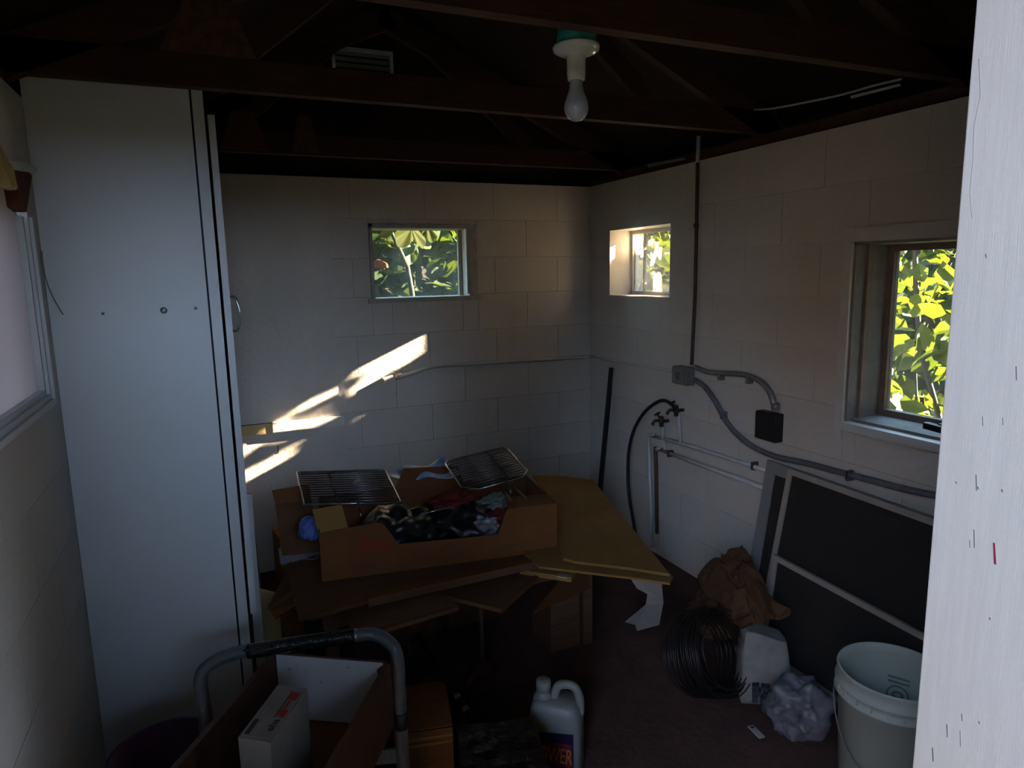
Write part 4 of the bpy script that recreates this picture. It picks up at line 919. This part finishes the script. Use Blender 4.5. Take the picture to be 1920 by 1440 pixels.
# ------------------------------------------------------------------ hand truck and the drawer
ht = thing('hand_truck', (0.16, 1.78, 0), 'grey tubular hand truck with black taped handle', 'hand truck')
HZ = 0.62
lo_l, lo_r = onz(383, 1320, 0.52), onz(748, 1300, 0.52)
hb_ = [onz(376, 1275, 0.56), onz(395, 1245, 0.595), onz(440, 1225, 0.615), onz(500, 1216, 0.625), onz(565, 1205, 0.63), onz(665, 1192, 0.635), onz(700, 1190, 0.632), onz(728, 1203, 0.615), onz(745, 1232, 0.58)]
Lp, Rp = hb_[0].copy(), hb_[-1].copy()
path = [Vector((Lp.x+0.004, Lp.y-0.01, 0.05)), Vector((Lp.x+0.003, Lp.y-0.008, 0.45))]+hb_+[Vector((Rp.x, Rp.y-0.004, 0.46)), Vector((Rp.x, Rp.y-0.008, 0.05))]
tube('frame_tube', path, 0.0165, M['tube'], ht, 12, 5)
gp = smooth_path(hb_[2:6], 6); tube('grip_tape', gp[3:], 0.0185, M['tape'], ht, 12)
for k in range(7):
    q = gp[3+k*2] if 3+k*2 < len(gp) else gp[-1]
    blob('tape_wrinkle', q+Vector((random.uniform(-.006, .006), -0.012, 0.010)), (0.012, 0.005, 0.004), M['tape'], ht, k, 0.4, 3, 2)
lathe('tape_ring', [(0.017, 0), (0.0185, 0), (0.0185, 0.006), (0.017, 0.006)], gp[-1], M['foil'], ht, 14, (hb_[6]-hb_[5]))
tube('collar', [Vector((Rp.x, Rp.y-0.005, 0.385)), Vector((Rp.x, Rp.y-0.005, 0.43))], 0.0195, M['black'], ht, 12)
MB().obox((Lp+Rp)/2*Vector((1, 1, 0)).length*0+Vector(((Lp.x+Rp.x)/2, (Lp.y+Rp.y)/2, 0.30)), (Rp-Lp)*Vector((0.5, 0.5, 0)) if False else Vector(((Rp.x-Lp.x)/2, (Rp.y-Lp.y)/2, 0)), (0, 0.004, 0), (0, 0, 0.02)).build('cross_plate', M['tube'], ht)
MB().obox(Vector(((Lp.x+Rp.x)/2, (Lp.y+Rp.y)/2-0.0, 0.035)), Vector(((Rp.x-Lp.x)/2, (Rp.y-Lp.y)/2, 0)), (0.0, 0.04, 0), (0, 0, 0.004)).build('toe_plate', M['tube'], ht)
for q in (Lp, Rp): lathe('wheel', [(0.03, -0.012), (0.07, -0.014), (0.075, 0.0), (0.07, 0.014), (0.03, 0.012), (0.0, 0.012)], Vector((q.x, q.y+0.10, 0.076)), M['rubber'], ht, 20, (1, 0, 0))

DZ = 0.595
BL, BR = onz(512, 1222, DZ), onz(733, 1236, DZ)
du = (BR-BL).normalized(); dv = Vector((-du.y, du.x, 0))
if dv.y > 0: dv = -dv
DWD = (BR-BL).length; DLN = 0.50; DH = 0.185
dw = thing('wooden_drawer', (BL+BR)/2+dv*DLN/2-UP*DH, 'old brown wooden drawer with white back in front of hand truck', 'drawer')
def dd_(u, v, z): return BL+du*(u*DWD)+dv*v+UP*(z-DH)
tk = 0.014
def panel(name, a, b, c_, d_, th, m): return prism(name, [a, b, c_, d_], th, m, dw)
panel('bottom', dd_(0, 0, 0), dd_(1, 0, 0), dd_(1, DLN, 0), dd_(0, DLN, 0), UP*0.006, M['drawer_floor'])
panel('left_side', dd_(0, 0, .006), dd_(0, DLN, .006), dd_(0, DLN, DH), dd_(0, 0, DH), du*tk, M['drawer'])
panel('right_side', dd_(1, 0, .006), dd_(1, DLN, .006), dd_(1, DLN, DH-.004), dd_(1, 0, DH-.008), -du*tk, M['drawer'])
panel('back_panel', dd_(0.05, 0, .006), dd_(.95, 0, .006), dd_(.95, 0, DH*.97), dd_(0.05, 0, DH*.99), dv*tk, M['drawer'])
wp_ = panel('white_lining', dd_(0.052, tk, .010), dd_(.948, tk, .010), dd_(.948, tk, DH*.985), dd_(0.052, tk, DH*1.01), dv*0.002, M['white'])
panel('front_panel', dd_(0.05, DLN, .006), dd_(.95, DLN, .006), dd_(.95, DLN, DH), dd_(0.05, DLN, DH), -dv*tk, M['drawer'])
def lin(u, z): return dd_(u, tk+0.0026, z)
for (u, z, s) in ((.16, .150, .008), (.30, .145, .004), (.42, .120, .005), (.66, .165, .006)):     # printed stars
    v_ = []
    for i in range(8):
        r = s if i % 2 == 0 else s*.28; v_.append(lin(u, z)+du*(r*math.cos(i*math.pi/4))+UP*(r*math.sin(i*math.pi/4)))
    prism('printed_star', v_, dv*0.0004, M['faint'], wp_)
tag(prism('torn_edge', [dd_(.90, tk, .165), dd_(.945, tk, .178), dd_(.945, tk, .12), dd_(.92, tk, .14)], dv*0.006, M['card2'], wp_))
carton('storage_box', dd_(.5, .30, 0)*1.0-UP*(DZ-DH), 0.18, 0.28, DZ-DH-0.016, math.degrees(math.atan2(du.y, du.x)), M['card2'], 'plain brown box under the wooden drawer')
# small white carton standing in the drawer
wc_ = thing('small_white_carton', dd_(.42, .40, .006), 'small white printed carton standing in the wooden drawer', 'box')
ZT = 0.655
T1, T2, T3, T4 = onz(446, 1383, ZT), onz(521, 1284, ZT), onz(577, 1284, ZT), onz(507, 1392, ZT)    # near-left, far-left, far-right, near-right
ex = (T4-T1); ey = (T2-T1); T3 = T1+ex+ey
zb = DZ-DH+0.006
dnv = UP*(zb-ZT)
lid = prism('top_face', [T1, T2, T3, T4], UP*-0.002, M['whitedirty'], wc_)
for nm, a, b in (('front_face', T1, T4), ('right_face', T4, T3), ('back_face', T3, T2), ('left_face', T2, T1)):
    inw = ((T1+T3)/2-(a+b)/2).normalized()*0.002
    o = prism(nm, [a-UP*.002, b-UP*.002, b+dnv, a+dnv], inw, M['whitedirty'], wc_)
    if nm == 'front_face': front_f = o
    if nm == 'right_face': right_f = o
eX, eY = ex.normalized(), ey.normalized()
def top(u, v, h=0.0008): return T1+ex*u+ey*v+UP*h
def quad(nm, u0, u1, v0, v1, m, par=lid): return prism(nm, [top(u0, v0), top(u1, v0), top(u1, v1), top(u0, v1)], UP*0.0004, m, par)
for a in ((.06, .94, .04, .055), (.06, .94, .945, .96), (.06, .09, .055, .945), (.91, .94, .055, .945)): quad('border', *a, M['purple_ink'])
quad('dark_block', .10, .24, .07, .33, M['ink'])
quad('logo_block', .66, .90, .42, .56, M['red']); quad('logo_block', .66, .90, .74, .88, M['red']); quad('logo_bar', .60, .64, .40, .90, M['ink'])
quad('logo_stroke', .70, .78, .57, .72, M['red'])
lettering('eha', top(.86, .16, .001), eY, -eX, ex.length*0.24, M['ink'], lid, width=ey.length*0.21, bold=0.03)
for i in range(6): quad('faded_print', .36, .46, .10+i*.055, .135+i*.055, M['purple_ink'])
for i in range(5): quad('faded_print', .20, .25, .52+i*.075, .57+i*.075, M['faint'])
# purple tub
ptb = thing('purple_tub', onz(370, 1420, .25), 'purple plastic tub beside the cabinet and drawer', 'tub')
c = onz(352, 1440, .30)+Vector((-0.045, -0.03, 0)); c.z = 0.0
lathe('body', [(0, 0.004), (0.105, 0.0), (0.125, 0.36), (0.132, 0.365), (0.132, 0.375), (0.121, 0.375), (0.102, 0.012), (0, 0.012)], c+Vector((0.0, 0.02, 0)), M['purple'], ptb, 28)

# ------------------------------------------------------------------ floor clutter in front
jg = onz(1042, 1440, 0.0)+Vector((0.012, 0.012, 0))
jt = thing('plastic_jug', jg, 'white plastic jug with purple and orange label on the floor', 'jug')
f_ = Vector((0, 0, CAM_Z))-jg; f_.z = 0; f_.normalize(); r_ = Vector((-f_.y, f_.x, 0)); r_ = r_ if r_.x > 0 else -r_
f_ = (f_*0.97 + r_*(-0.22)).normalized(); r_ = Vector((-f_.y, f_.x, 0)); r_ = r_ if r_.x > 0 else -r_
def J(x, y, z): return jg+r_*x+f_*y+UP*z
HWX, HWY = 0.082, 0.058
secs = [(0.0, .92), (0.008, 1.0), (0.10, 1.0), (0.175, 1.0), (0.205, .97), (0.225, .88), (0.236, .72)]
def rr(x, y, p=4, n=28):
    return [(math.copysign(abs(math.cos(t))**(2/p), math.cos(t))*x, math.copysign(abs(math.sin(t))**(2/p), math.sin(t))*y) for t in np.linspace(0, 2*math.pi, n, endpoint=False)]
V_ = []; F_ = []
for z, s in secs: V_ += [J(x, y, z) for x, y in rr(HWX*s, HWY*s)]
n = 28
for i in range(len(secs)-1):
    for j in range(n): F_.append((i*n+j, i*n+(j+1) % n, (i+1)*n+(j+1) % n, (i+1)*n+j))
F_ += [tuple(range(n-1, -1, -1)), tuple(range((len(secs)-1)*n, len(secs)*n))]
body = fix_normals(obj('body', V_, F_, M['jug'], jt, True))
lathe('neck', [(0.034, 0.215), (0.032, 0.232), (0.025, 0.242), (0.020, 0.248), (0.019, 0.262)], J(-.042, 0, 0), M['jug'], jt, 20)
lathe('cap', [(0, 0.288), (0.021, 0.288), (0.023, 0.284), (0.023, 0.252), (0.0, 0.252)], J(-.042, 0, 0), M['whitedirty'], jt, 20)
tube('handle', smooth_path([J(-.008, 0, .215), J(-.004, 0, .255), J(.010, 0, .278), J(.042, 0, .284), J(.064, 0, .270), J(.074, 0, .235), J(.074, 0, .19)], 4), 0.0135, M['jug'], jt, 10)
yl = HWY+0.0012
lb_ = prism('label', [J(-.066, yl, .02), J(.064, yl, .02), J(.064, yl, .158), J(-.066, yl, .148)], f_*0.0006, M['lab_dark'], jt)
prism('label_panel', [J(-.060, yl+.0008, .045), J(.060, yl+.0008, .045), J(.060, yl+.0008, .122), J(-.060, yl+.0008, .118)], f_*0.0004, M['lab_red'], lb_)
lettering('POWER', J(-.062, yl+.0016, .055), r_, UP, 0.052, M['orange'], lb_, width=0.122, shear=0.12, bold=0.01)
lettering('SUPER', J(-.010, yl+.0016, .112), r_, UP, 0.013, M['red'], lb_, width=0.06, shear=0.1)
lathe('sticker', [(0, 0.0), (0.022, 0.0), (0.022, 0.001), (0, 0.001)], J(-.034, HWY*.93, .178), M['yellow'], jt, 24, f_+UP*0.35)
# shrink-wrapped box
w0 = onz(856, 1362, .24); w1 = onz(998, 1343, .24)
du2 = (w1-w0).normalized(); dv2 = Vector((du2.y, -du2.x, 0)); WL = (w1-w0).length
sw = thing('wrapped_box', (w0+w1)/2+dv2*0.13-UP*.24, 'dark shrink-wrapped box in front of the jug', 'box')
bm = bmesh.new(); bmesh.ops.create_cube(bm, size=1.0); bmesh.ops.subdivide_edges(bm, edges=bm.edges[:], cuts=16, use_grid_fill=True)
vs = []
for v in bm.verts:
    p = (w0+w1)/2 + du2*(v.co.x*WL) + dv2*(0.13+v.co.y*0.26) + UP*(-0.12+v.co.z*0.24)
    nn = noise.noise(p*22)*0.005 + noise.noise(p*55)*0.0015
    vs.append(p + (p-((w0+w1)/2+dv2*.13-UP*.12)).normalized()*nn)
bm.verts.index_update(); fs = [tuple(v.index for v in f.verts) for f in bm.faces]; bm.free()
vs = [Vector((p.x, p.y, max(p.z, 0.0))) for p in vs]
fix_normals(obj('wrapped_body', vs, fs, M['wrap'], sw, False))
fr_ = [(w0+w1)/2+du2*(x*WL)+dv2*0.268-UP*z for x, z in ((.02, .06), (.30, .07), (.30, .19), (.04, .18))]
prism('dark_logo', fr_, dv2*0.002, M['black'], sw)
# brown box with two bands
c = onz(795, 1372, .22); c.z = 0; c += Vector((0.01, 0.06, 0))
cb2 = carton('brown_box', c, 0.165, 0.22, 0.262, -12, M['card'], 'brown box with taped edges beside the wrapped box')
r = math.radians(-12); u = Vector((math.cos(r), math.sin(r), 0)); v = Vector((-math.sin(r), math.cos(r), 0))
for z in (0.215, 0.235): MB().obox(c-v*0.1115+UP*z, u*0.082, v*0.001, UP*0.004).build('band', M['cardy'], cb2)
lathe('round_print', [(0.020, 0), (0.026, 0), (0.026, 0.0008), (0.020, 0.0008)], c-v*0.1105+UP*.12+u*.01, M['woodd'], cb2, 20, -v)
# black pole with white marks, black plate
po = thing('dark_pole', onz(888, 1352, 0.0), 'dark metal pole with white marks slanting down to the floor', 'pole')
A = onz(888, 1352, 0.02); B = onz(783, 1192, 0.17); A2 = A+(B-A)*0.30
tube('shaft', [A, B], 0.012, M['black'], po, 8)
for k in (0.10, 0.24): q = A+(B-A)*k; tube('white_mark', [q, q+(B-A)*0.045], 0.0126, M['paper'], po, 8)
pl = thing('black_plate', onz(850, 1318, 0.0), 'flat black metal plate lying on the floor beneath the pole', 'plate')
c = onz(838, 1318, 0.0)
lathe('disc', [(0, 0.004), (0.085, 0.0), (0.09, 0.006), (0.08, 0.010), (0, 0.008)], c, M['black'], pl, 24)
tube('arm', [c+Vector((0.05, 0.0, 0.008)), onz(915, 1295, 0.008)], 0.007, M['black'], pl, 6)
tag(tube('black_strut', [onz(765, 1262, 0.01), onz(766, 1205, 0.16)], 0.011, M['black'], None, 8), 'short black strut standing on the floor by the hand truck', 'strut')
# bucket
bc = Vector((1.762, 1.250, 0.0))
bk = thing('plastic_bucket', bc, 'white plastic bucket standing by the door jamb', 'bucket')
lathe('body', [(0, 0.0), (0.128, 0.0), (0.132, 0.006), (0.146, 0.285), (0.156, 0.290), (0.156, 0.296), (0.147, 0.300), (0.148, 0.318), (0.157, 0.322), (0.157, 0.328), (0.149, 0.332), (0.150, 0.360), (0.154, 0.366), (0.152, 0.372), (0.147, 0.370), (0.143, 0.345), (0.139, 0.20), (0.128, 0.012), (0, 0.010)], bc, M['bucket'], bk, 56)
tc_ = (Vector((0, 0, CAM_Z))-bc); tc_.z = 0; tc_.normalize()
for k in range(22):
    t = 2*math.pi*k/22; d = Vector((math.cos(t), math.sin(t), 0)); s_ = Vector((-d.y, d.x, 0))
    MB().obox(bc+d*0.1515+UP*0.309, d*0.003, s_*0.0025, UP*0.010).build('rib', M['bucket'], bk)
ai = (-tc_+Vector((0.08, -0.08, 0))).normalized(); si = Vector((-ai.y, ai.x, 0))
ringc = bc+ai*0.1345+UP*0.215
tube('printed_ring', [ringc-ai*(0.002)+si*(0.030*math.cos(t))+UP*(0.030*math.sin(t))-ai*(0.0035*math.cos(t)**2) for t in np.linspace(0, 6.283, 25)], 0.0022, M['faint'], bk, 5)
tube('printed_ring', [ringc-ai*(0.002)+si*(0.014*math.cos(t))+UP*(0.010*math.sin(t)) for t in np.linspace(0, 6.283, 17)], 0.003, M['faint'], bk, 5)
for k, z in enumerate((0.255, 0.27)):
    MB().obox(bc+ai*0.1365+UP*z, si*0.03, ai*0.0012, UP*0.003).build('printed_line', M['faint'], bk)
hs = Vector((tc_.y, -tc_.x, 0))
hl = [bc-hs*0.157*math.cos(t)+tc_*0.165*math.sin(t)*0.99+UP*(0.30-0.20*math.sin(t)) for t in np.linspace(0, math.pi, 17)]
tube('bail_handle', hl, 0.0022, M['steel'], bk, 6)
# paper bag heap, coil, white carton, plastic bag at right
B0 = onz(1395, 1115, .26)
cw = Vector((1.565, 1.83, 0))
def crumple(name, outline, m, n=26, seed=0, amp=0.04, thick=0.05, ridge=0.0):
    """crumpled closed bag: a top skin with sharp folds over the outline quad and an underside below it"""
    A, B, C, D = [Vector(p) for p in outline]; v = []; f = []
    for s_ in (1, 0):
        for i in range(n+1):
            for j in range(n+1):
                u, w = i/n, j/n
                wob = 0.06*noise.noise(Vector((u*3+seed, w*3, s_*0)))
                uu, ww = min(1, max(0, u+wob*min(u, 1-u)*6)), min(1, max(0, w-wob*min(w, 1-w)*6))
                p = (A*(1-uu)+B*uu)*(1-ww) + (D*(1-uu)+C*uu)*ww
                ed = min(1.0, 5*min(u, 1-u, w, 1-w))
                q = Vector((u*3.1+seed, w*3.1, seed*.7))
                h = (1-2*abs(noise.noise(q)))*amp + (1-2*abs(noise.noise(q*2.3)))*amp*.5 + ridge*(1-abs(2*u-1))
                v.append(p + Vector((0.6*amp*noise.noise(q*1.7), 0.6*amp*noise.noise(q*1.3+Vector((5, 0, 0))), 0)) + UP*((thick*0.5*ed+h) if s_ else (-thick*0.5*ed+h*.4)))
    K = (n+1)**2
    for i in range(n):
        for j in range(n):
            q = (i*(n+1)+j, (i+1)*(n+1)+j, (i+1)*(n+1)+j+1, i*(n+1)+j+1); f.append(q); f.append(tuple(K+x for x in reversed(q)))
    rim = [i*(n+1) for i in range(n+1)] + [n*(n+1)+j for j in range(1, n+1)] + [i*(n+1)+n for i in range(n-1, -1, -1)] + [j for j in range(n-1, 0, -1)]
    for i in range(len(rim)): p, q = rim[i], rim[(i+1) % len(rim)]; f.append((p, q, K+q, K+p))
    return fix_normals(obj(name, v, f, m))
pb_ = crumple('brown_paper_bag', [onz(1302, 1088, .31), onz(1388, 1040, .40), onz(1474, 1160, .30), onz(1392, 1185, .27)], M['kraft'], 26, 2, 0.035, 0.09, 0.02)
tag(pb_, 'crumpled brown paper bag spread over the wire coil', 'paper bag')
tag(blob('paper_bag', onz(1405, 1165, .20)+Vector((-0.02, 0.12, -0.02)), (0.13, 0.12, 0.10), M['kraft'], None, 8, 0.3, 2, 4, 0.8), 'rumpled brown paper bag lying below the screens', 'paper bag')
co = thing('wire_coil', Vector((cw.x, cw.y, 0)), 'loose coil of thin dark wire on the floor by the screens', 'wire coil')
ax = Vector((0.20, -0.85, 0.42)).normalized(); X_ = Vector((0.85, 0.20, 0)).normalized(); Y_ = ax.cross(X_)
for k in range(24):
    cc = cw+Vector((0, 0, 0.165))+ax*(-0.08+0.0072*k)
    R_ = 0.138+0.018*math.sin(k*2.1); ph = random.uniform(0, 6)
    pts = [cc+X_*(R_*math.cos(t)*(1+.03*math.sin(3*t+ph)))+Y_*(R_*math.sin(t)) for t in np.linspace(0, 6.283, 33)]
    pts = [Vector((p.x, p.y, max(p.z, 0.004))) for p in pts]
    tube('wire_turn', pts, 0.0024, M['wire'], co, 5)
pk = [(1404, 1202), (1468, 1196), (1478, 1170), (1515, 1190), (1520, 1255), (1495, 1290), (1465, 1300), (1440, 1342), (1400, 1338)]
w_c = onz(1450, 1335, 0.0)+Vector((0.04, 0.10, 0))
wcx = thing('white_sack', w_c, 'dirty white printed sack between wire coil and bucket', 'sack')
bm = bmesh.new(); bmesh.ops.create_cube(bm, size=1.0); bmesh.ops.subdivide_edges(bm, edges=bm.edges[:], cuts=8, use_grid_fill=True)
vs = []
for v in bm.verts:
    k = 1-0.25*max(0, v.co.z)            # slumps inwards to the top
    p = Vector((v.co.x*0.17*k, v.co.y*0.13*k, (v.co.z+.5)*0.25-0.03*v.co.x*(v.co.z+.5)))
    q = w_c + Matrix.Rotation(math.radians(-30), 3, 'Z') @ p
    q += Vector((noise.noise(q*11), noise.noise(q*11+Vector((9, 0, 0))), 0.6*noise.noise(q*9)))*0.018*(1 if p.z > 0.01 else 0)
    vs.append(Vector((q.x, q.y, max(q.z, 0))))
bm.verts.index_update(); fs = [tuple(v.index for v in f.verts) for f in bm.faces]; bm.free()
sb_ = fix_normals(obj('body', vs, fs, M['whitedirty'], wcx, True))
g_ = (Vector((0, 0, CAM_Z))-w_c); g_.z = 0; g_.normalize(); h_ = Vector((-g_.y, g_.x, 0)); h_ = h_ if h_.x > 0 else -h_
for (x, z, w, h) in ((-.02, .075, .012, .008), (.012, .075, .014, .008), (-.015, .055, .016, .010), (.018, .052, .012, .010), (-.02, .03, .010, .012), (.006, .03, .010, .012)):
    MB().obox(w_c+g_*0.080+h_*x+UP*z, h_*w, g_*0.014, UP*h).build('label_block', M['ink'], wcx)
tag(blob('plastic_bag', onz(1512, 1385, 0.0)+Vector((0.02, 0.06, 0.072)), (0.095, 0.085, 0.095), M['bag'], None, 17, 0.38, 1.9, 5, 0.75, False, 0.25), 'crumpled white plastic bag on the floor beside the bucket', 'bag')
A = onz(1407, 1361, .004); B = onz(1429, 1383, .004); d = (B-A)*.5; n_ = Vector((-d.y, d.x, 0)).normalized()*0.011
tg = thing('small_tag', (A+B)/2-UP*.003, 'small white tag lying on the floor near the bucket', 'tag')
MB().obox((A+B)/2, d, n_, (0, 0, 0.002)).build('card', M['paper'], tg); MB().obox(A+d*.35+UP*.0025, d*.15, n_*.6, (0, 0, 0.0005)).build('dark_end', M['ink'], tg)
